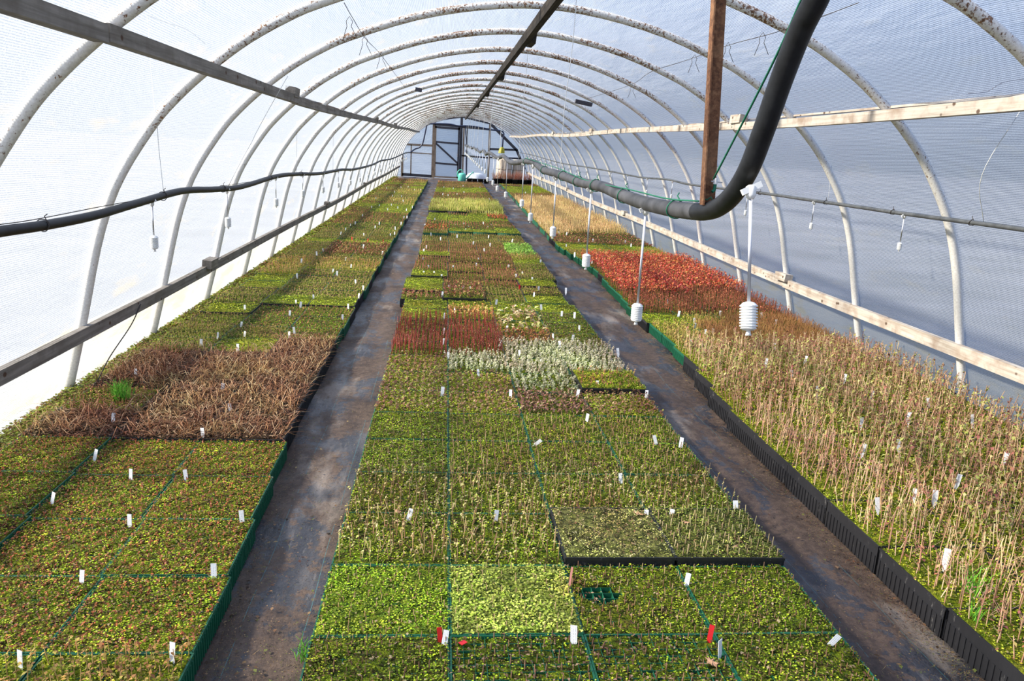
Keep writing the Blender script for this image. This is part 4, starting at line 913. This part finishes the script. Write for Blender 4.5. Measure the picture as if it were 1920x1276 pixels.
# the remaining far trays of each bed, past the first three hundred, as one object per bed
for bed in 'CLR':
    VS, CS, QS, TS, QM, TMi = [], [], [], [], [], []; n = 0
    cache = {}
    for t in [t for t in far if t['bed'] == bed]:
        key = (t['look'], rr_.randrange(2))
        if key not in cache: cache[key] = gen(t['look'], .10, key[1]+3, HG)
        base, pl_ = cache[key]
        for part, mi in ((base, 0), (pl_, 1)):
            if not part.n: continue
            V, Cc, q, tt = part.arrays(); s = -1 if rr_.random() < .5 else 1
            W_ = V.copy(); W_[:, :2] *= s; W_[:, 0] *= t['sx']; W_[:, 0] += t['x']; W_[:, 1] += t['y']; W_[:, 2] += t['dz']
            W_[:, 0] += bx_(W_[:, 1]); W_[:, 2] += gz(W_[:, 1])
            VS.append(W_); CS.append(Cc); QS.append(q+n); TS.append(tt+n); n += len(V)
            QM.append(np.where(np.arange(len(q)) < (16 if mi == 0 else 0), 0, 1)); TMi.append(np.ones(len(tt), int))
        # tray body
        a = TW/2*t['sx']; b2 = TW/2; h = HG+.001; bx3 = []
        for zz in (0, h):
            for sx3, sy3 in ((-1, -1), (1, -1), (1, 1), (-1, 1)):
                yy3 = t['y']+sy3*b2; bx3.append((t['x']+sx3*a+bx_(yy3), yy3, zz+t['dz']+gz(yy3)))
        VS.append(np.array(bx3)); CS.append(np.full((8, 3), .1)); QS.append(np.array([[0, 1, 5, 4], [1, 2, 6, 5], [2, 3, 7, 6], [3, 0, 4, 7]])+n); n += 8
        QM.append(np.full(4, 2 if t['kind'] == 'green' else 3)); TS.append(np.zeros((0, 3), int)); TMi.append(np.zeros(0, int))
    if not VS: continue
    me = np_mesh('far_trays', np.concatenate(VS), np.concatenate(CS), np.concatenate(QS), np.concatenate(TS), [MOSS, VEG, GREENP, BLACKP], np.concatenate(QM), np.concatenate(TMi))
    o = bpy.data.objects.new('far_seedling_trays', me); C.objects.link(o)
    tag(o, f'far mass of small seedling trays filling the {BED[bed]} towards the end wall', 'seedling trays', None, 'stuff')

# moss and weeds on the soil between left trays and film, and along the right wall
def strip(name, lab, xa, xb, y0, y1, cols, dens=900, h=.07, wd=.02):
    N = NP(); n = int(dens*(y1-y0)); r = np.random.default_rng(len(lab)); y = y0+(y1-y0)*r.uniform(0, 1, n)**1.6; x = np.array([xa(v) for v in y])*0; 
    A = np.array([xa(v) for v in y]); Bb = np.array([xb(v) for v in y]); x = A+(Bb-A)*r.uniform(0, 1, n)
    k = np.clip(y/4, 1, 5); z = h*r.uniform(.55, 1, n); S = r.uniform(.01, .022, n)*k**.7
    cc = np.array(cols)[r.integers(0, len(cols), n)]*(1+.3*vnoise(x, y, 5, 1))[:, None]
    N.leaves(np.stack([x+bx_(y), y, z+gz(y)], 1), r.uniform(0, 2*PI, n), r.uniform(-.1, .9, n), S, S*.8, np.clip(cc, .005, 1))
    yy = np.arange(y0, y1, .12); m = len(yy); la = np.array([xa(v) for v in yy]); lb = np.array([xb(v) for v in yy])
    for t0, t1 in ((0, .5), (.5, 1)):
        V = np.concatenate([np.stack([la+(lb-la)*t0+bx_(yy), yy, np.full(m, h*.7)+gz(yy)+.01*np.sin(yy*9)], 1), np.stack([la+(lb-la)*t1+bx_(yy), yy, np.full(m, h*.7)+gz(yy)+.01*np.sin(yy*9+1)], 1)])
        i = np.arange(m-1); q = np.stack([i, i+m, i+m+1, i+1], 1); N.add(V, np.array(cols[0])*.35, q=q)
    V, Cc, q, t = N.arrays(); o = bpy.data.objects.new(name, np_mesh(name, V, Cc, q, t, [VEG])); C.objects.link(o); tag(o, lab, 'moss', None, 'stuff')
strip('moss_strip', 'strip of moss and weeds between the left trays and the film wall', lambda y: XC-2.915, lambda y: edgeL(y)-PITCH_T*3-.005, 1.8, 33, [(.20, .26, .03), (.30, .34, .05), (.22, .13, .06), (.12, .14, .03)], 2600, .085)
strip('moss_strip', 'strip of moss and litter between the right trays and the film wall', lambda y: 3.57, lambda y: XC+2.915, 1.8, 33, [(.18, .2, .05), (.30, .24, .10), (.22, .13, .06)], 500, .06)

# green grass tufts
def tuft(x, y, z, h, n, lab, seed):
    N = NP(); r = np.random.default_rng(seed); az = r.uniform(0, 2*PI, n); A = np.stack([r.normal(0, .02, n), r.normal(0, .02, n), np.zeros(n)], 1); hh = r.uniform(.5, 1, n)*h
    Mid = A+np.stack([np.cos(az)*hh*.18, np.sin(az)*hh*.18, hh*.65], 1); E_ = Mid+np.stack([np.cos(az)*hh*.3, np.sin(az)*hh*.3, hh*.3], 1)
    c = np.array([(.12, .40, .03), (.20, .50, .05), (.09, .30, .03)])[r.integers(0, 3, n)]
    N.stems(A, Mid, .0018, .0014, c); N.stems(Mid, E_, .0014, .0004, c); V, Cc, q, t = N.arrays()
    o = bpy.data.objects.new('grass_tuft', np_mesh('grass_tuft', V, Cc, q, t, [VEG])); C.objects.link(o); o.location = B(x, y, z); tag(o, lab, 'grass', None, 'stuff')
for (px, py, h, n, lab) in ((225, 748, .13, 120, 'fresh green grass tuft in the left bed beside the dead stalks'), (333, 662, .09, 50, 'small green grass tuft near the left film wall'), (1820, 1110, .14, 26, 'green grass blades sprouting at the near edge of the right bed'), (1832, 1165, .10, 14, 'few grass blades at the corner of the nearest right tray'), (580, 1235, .07, 30, 'green weed growing beside the left edge of the centre bed')):
    p = U(px, py, z=.09 if px < 1500 and px != 580 else (.0 if px == 580 else .12)); tuft(p[0], p[1], p[2], h, n, lab, px)

# dry fallen leaves lying on the trays and the path
DRY = plain('dry_leaf_brown', (.38, .22, .13), .8, .2, .35, 60)
def dryleaf(px, py, z, s, lab, ang):
    p = U(px, py, z=z); mb = MB(); out = [(0, 0), (.25, .35), (.15, .75), (.45, .6), (.7, .95), (.75, .5), (1.2, .45), (.9, .15), (1.35, 0)]
    out = out+[(x, -y) for x, y in out[-2:0:-1]]; c = [(.6, 0)]
    mb.v = [(.6*s, 0, .010)]+[(x*s, y*s, .004+.25*s*abs(y)+.12*s*math.sin(x*7+ang)) for x, y in out]
    n = len(out); mb.f = [(0, 1+i, 1+(i+1) % n) for i in range(n)]
    e = empty('dry_leaf', B(*p), lab, 'leaf', None, ang)
    MB_b = mb.build('blade', DRY, e); md = MB_b.modifiers.new('thick', 'SOLIDIFY'); md.thickness = .0012
    MB().tube([(0, 0, .004), (-.5*s, .1*s, .006), (-.9*s, .3*s, .004)], .0012, 5).build('stalk', DRY, e)
for a in ((740, 962, .09, .022, 'curled dry brown leaf beside a label in the third centre row', .5), (1195, 968, .115, .030, 'large torn dry leaf at the back edge of the pale moss tray', .9), (1385, 1030, .12, .020, 'reddish dry leaf among pale stubs', 2.4), (1325, 1246, .09, .028, 'crumpled dry leaf in the nearest centre row', .2), (1285, 983, .115, .018, 'small red brown leaf on the pale stub tray edge', 1.2),
          (1515, 935, .012, .034, 'flat dry leaf on the path against the black tray wall', -.4), (1010, 735, .09, .016, 'tiny dry leaf under the silver shoots', 2.0)): dryleaf(*a)
# red plastic chip
p = U(868, 1206, z=.095); tag(MB().box((0, 0, .004), (.022, .018, .002), rz=.7).build('plastic_chip', RED, None, False, B(*p)), 'small red plastic chip lying in the nearest centre row', 'plastic chip')

# litter on the paths
def litter(name, lab, xa, xb, y0, y1, n, seed, edge=False):
    N = NP(); r = np.random.default_rng(seed); y = y0+(y1-y0)*r.uniform(0, 1, n)**1.8
    A = np.array([xa(v) for v in y]); Bb = np.array([xb(v) for v in y]); u = r.uniform(0, 1, n)
    if edge: u = np.clip(np.abs(r.normal(0, .16, n)), 0, 1)
    x = A+(Bb-A)*u; az = r.uniform(0, 2*PI, n); k = np.clip(y/5, 1, 4)**.6; l = r.uniform(.003, .012, n)*k*(1+1.6*(r.uniform(0, 1, n) > .93)); z0 = r.uniform(.001, .008, n)
    P0 = np.stack([x+bx_(y), y, gz(y)+z0], 1); P1 = P0+np.stack([np.cos(az)*l, np.sin(az)*l, r.uniform(0, .006, n)], 1)
    cols = np.array([(.10, .055, .035), (.17, .10, .06), (.05, .03, .02), (.26, .18, .11), (.14, .15, .05)])
    h_ = n//2; N.stems(P0[:h_], P1[:h_], .0008*k[:h_], .0006*k[:h_], cols[r.integers(0, 5, h_)])
    N.leaves(P0[h_:], az[h_:], r.uniform(-.1, .4, n-h_), l[h_:]*.7, l[h_:]*.45, cols[r.integers(0, 5, n-h_)])
    V, Cc, q, t = N.arrays(); o = bpy.data.objects.new(name, np_mesh(name, V, Cc, q, t, [VEG])); C.objects.link(o); tag(o, lab, 'litter', None, 'stuff')
litter('path_litter', 'crumbs of soil, twigs and dead moss on the left path', lambda y: edgeL(y)+.02, lambda y: edgeC(y)-.02, 1.9, 31, 12000, 3)
litter('path_litter', 'crumbs of soil and twigs on the right path', lambda y: edgeC(y)+1.75, lambda y: edgeR(y)-.02, 1.9, 31, 7000, 4)
litter('edge_litter', 'drift of rusty needles and stalks along the foot of the right trays', lambda y: edgeR(y)-.012, lambda y: edgeR(y)-.35, 1.9, 12, 5200, 5, True)
litter('edge_litter', 'drift of dead moss along the foot of the left trays', lambda y: edgeL(y)+.012, lambda y: edgeL(y)+.3, 1.9, 12, 2200, 6, True)

# ------------------------------------------------------------------ plant labels
tm_ = MB()
tm_.v = [(-.0095, 0, 0), (.0095, 0, 0), (.0095, 0, .045), (-.0095, 0, .045), (0, 0, -.03)]
def tagmesh(name, w_, h_, m):
    mb = MB()
    for yy in (-.0006, .0006):
        mb.v += [(-w_/2, yy, 0), (w_/2, yy, 0), (w_/2, yy, h_), (-w_/2, yy, h_), (-.002, yy, -.025), (.002, yy, -.025)]
    mb.f = [(0, 1, 2, 3), (4, 5, 1, 0), (9, 8, 7, 6), (6, 7, 11, 10), (0, 3, 9, 6), (1, 7, 8, 2), (3, 2, 8, 9), (4, 0, 6, 10), (5, 11, 7, 1), (4, 10, 11, 5)]
    me = mb.build('tmp', m).data; bpy.data.objects.remove(bpy.data.objects['tmp']); me.name = name; return me
TG = {'w': tagmesh('label_white', .0195, .047, TAG), 'r': tagmesh('label_red', .016, .05, RED), 'n': tagmesh('label_pink', .008, .07, plain('pink_plastic', (.6, .25, .22), .5, .3, .05))}
TL = [(245, 897), (349, 897), (97, 943), (243, 983), (454, 977), (153, 1090), (401, 1081), (323, 1236), (38, 1250), (255, 704), (212, 792), (417, 733), (432, 771), (381, 820), (177, 860), (408, 634), (446, 657), (377, 648), (452, 612), (458, 630), (543, 633), (552, 624), (543, 591), (459, 582), (555, 570), (563, 575), (588, 560), (557, 521), (565, 492), (624, 510), (606, 471), (594, 478), (642, 598), (653, 578), (672, 558), (681, 543), (667, 532), (632, 516), (658, 501), (717, 477), (681, 464), (648, 488), (732, 442), (740, 439), (718, 454, 'r'), (689, 454, 'r'), (660, 450, 'r'), (634, 455, 'r'), (639, 439), (648, 431), (657, 423), (666, 420), (680, 405), (703, 427), (752, 421), (741, 430), (757, 409), (763, 408), (682, 442), (711, 420), (725, 354), (740, 361), (752, 352), (765, 351), (777, 357), (789, 357), (736, 368), (753, 369), (756, 378), (738, 376), (711, 386), (734, 385), (746, 391), (773, 389), (762, 395), (727, 394), (697, 390), (705, 373)]
TC = [(808, 441), (826, 450), (799, 465), (794, 473), (793, 488), (916, 446), (857, 445), (960, 453), (887, 458), (908, 471), (919, 461), (896, 490), (892, 499), (850, 504), (803, 504), (794, 515), (814, 516), (828, 521), (953, 503), (1013, 493), (980, 516), (968, 521), (998, 527), (974, 543, 'r'), (842, 541), (868, 543), (882, 545), (829, 555), (1001, 555), (1010, 545), (1061, 548), (930, 570), (852, 585), (833, 595), (1015, 580), (1053, 592), (1077, 595), (1086, 618), (949, 620), (831, 625), (831, 643), (840, 671), (937, 648), (1037, 634), (1073, 638), (1049, 651), (974, 666), (1159, 664), (897, 703), (829, 740), (957, 743), (1082, 743), (1120, 727), (1212, 745), (1100, 788), (1003, 833, 'w', .8), (1230, 830, 'w', -.3), (1276, 837), (766, 972, 'w', .2), (929, 975, 'w', .12), (1212, 974), (1164, 903), (1257, 973), (833, 1206, 'w', .1), (826, 1203, 'r', -.12), (1076, 1201, 'w', -.08), (1068, 1096, 'n', .06), (1380, 960), (1287, 1094), (1330, 1199, 'r', .05), (1350, 1226, 'w', -.05, 1.1), (1556, 1208, 'w', .55),
      (914, 429), (879, 428), (853, 425), (869, 422), (815, 412), (797, 424), (921, 424), (906, 420), (873, 433), (840, 367), (830, 365), (857, 365), (870, 361), (868, 349), (917, 374), (813, 382), (873, 378), (832, 352), (850, 354), (900, 352)]
TR = [(1350, 591), (1302, 605), (1303, 613), (1428, 595), (1454, 607), (1452, 653), (1294, 645), (1316, 647), (1337, 625), (1323, 626), (1436, 685), (1509, 678), (1485, 707), (1583, 713), (1532, 738), (1634, 745), (1740, 760), (1615, 798), (1703, 790), (1685, 840), (1824, 793), (1617, 849), (1646, 953), (1772, 1055), (1882, 867), (1794, 908), (1715, 933), (1752, 940), (1085, 453), (1111, 453), (1062, 440), (1048, 437), (1123, 495), (1110, 493), (1078, 478), (1150, 497), (1062, 462), (1180, 488), (1172, 455), (1183, 462), (1251, 568), (1272, 592), (1012, 420), (1077, 479), (1030, 430), (1000, 366), (1015, 368), (985, 362)]
seen = {}; items = []
for bed, L_ in (('L', TL), ('C', TC), ('R', TR)):
    for q_ in L_:
        kd = q_[2] if len(q_) > 2 else 'w'; zt = (.122 if bed == 'R' and q_[1] > 640 else .095)
        raise_ = .05 if (bed == 'R' and q_[1] > 640 and q_[0] > 1400) else 0
        p = U(q_[0], q_[1], z=zt+raise_)
        if p is None or p[1] > 33: continue
        row = int((p[1]-YS0[bed])/PITCH_T)-firstrow[bed]+1
        if bed == 'C': c = int((p[0]-edgeC(p[1]))/PITCH_T); cw = ['leftmost', 'second', 'third', 'rightmost'][max(0, min(3, c))]
        elif bed == 'L': c = 2-int((edgeL(p[1])-p[0])/PITCH_T); cw = ['leftmost', 'middle', 'rightmost'][max(0, min(2, c))]
        else: c = int((p[0]-edgeR(p[1]))/PITCH_T); cw = ['leftmost', 'second', 'third', 'rightmost'][max(0, min(3, c))]
        items.append(dict(p=(p[0], p[1], zt+raise_), kd=kd, bed=bed, row=max(1, row), cw=cw, tilt=q_[3] if len(q_) > 3 else rr_.uniform(-.16, .16), lx=q_[4] if len(q_) > 4 else 0, key=(bed, max(1, row), cw, kd), raised=raise_))
from collections import defaultdict
grp = defaultdict(list)
for it in items: grp[it['key']].append(it)
for key, L_ in grp.items():
    L_.sort(key=lambda i: i['p'][1])
    for i, it in enumerate(L_):
        ex = '' if len(L_) == 1 else [', nearest the camera there', ', next one behind', ', third one back', ', fourth one back', ', fifth one back'][min(i, 4)]
        colr = {'w': 'white', 'r': 'red', 'n': 'narrow pink'}[it['kd']]
        o = bpy.data.objects.new('plant_label', TG[it['kd']]); C.objects.link(o); x, y, z = it['p']
        o.location = B(x, y, z-.002); o.rotation_euler = (-.12+rr_.uniform(-.1, .1), it['tilt'], -.28+rr_.uniform(-.35, .35)+it['lx'])
        s = rr_.uniform(.85, 1.12); o.scale = (s, s, s*1.05)
        if it['raised']: o.scale = (s, s, s*1.1)
        tag(o, f"{colr} plant label in {BED[it['bed']]} row {ordw(it['row'])}, {cw if False else it['cw']} tray{ex}", 'plant label', f"{colr} plant labels in the {BED[it['bed']]}")
bpy.context.view_layer.update()
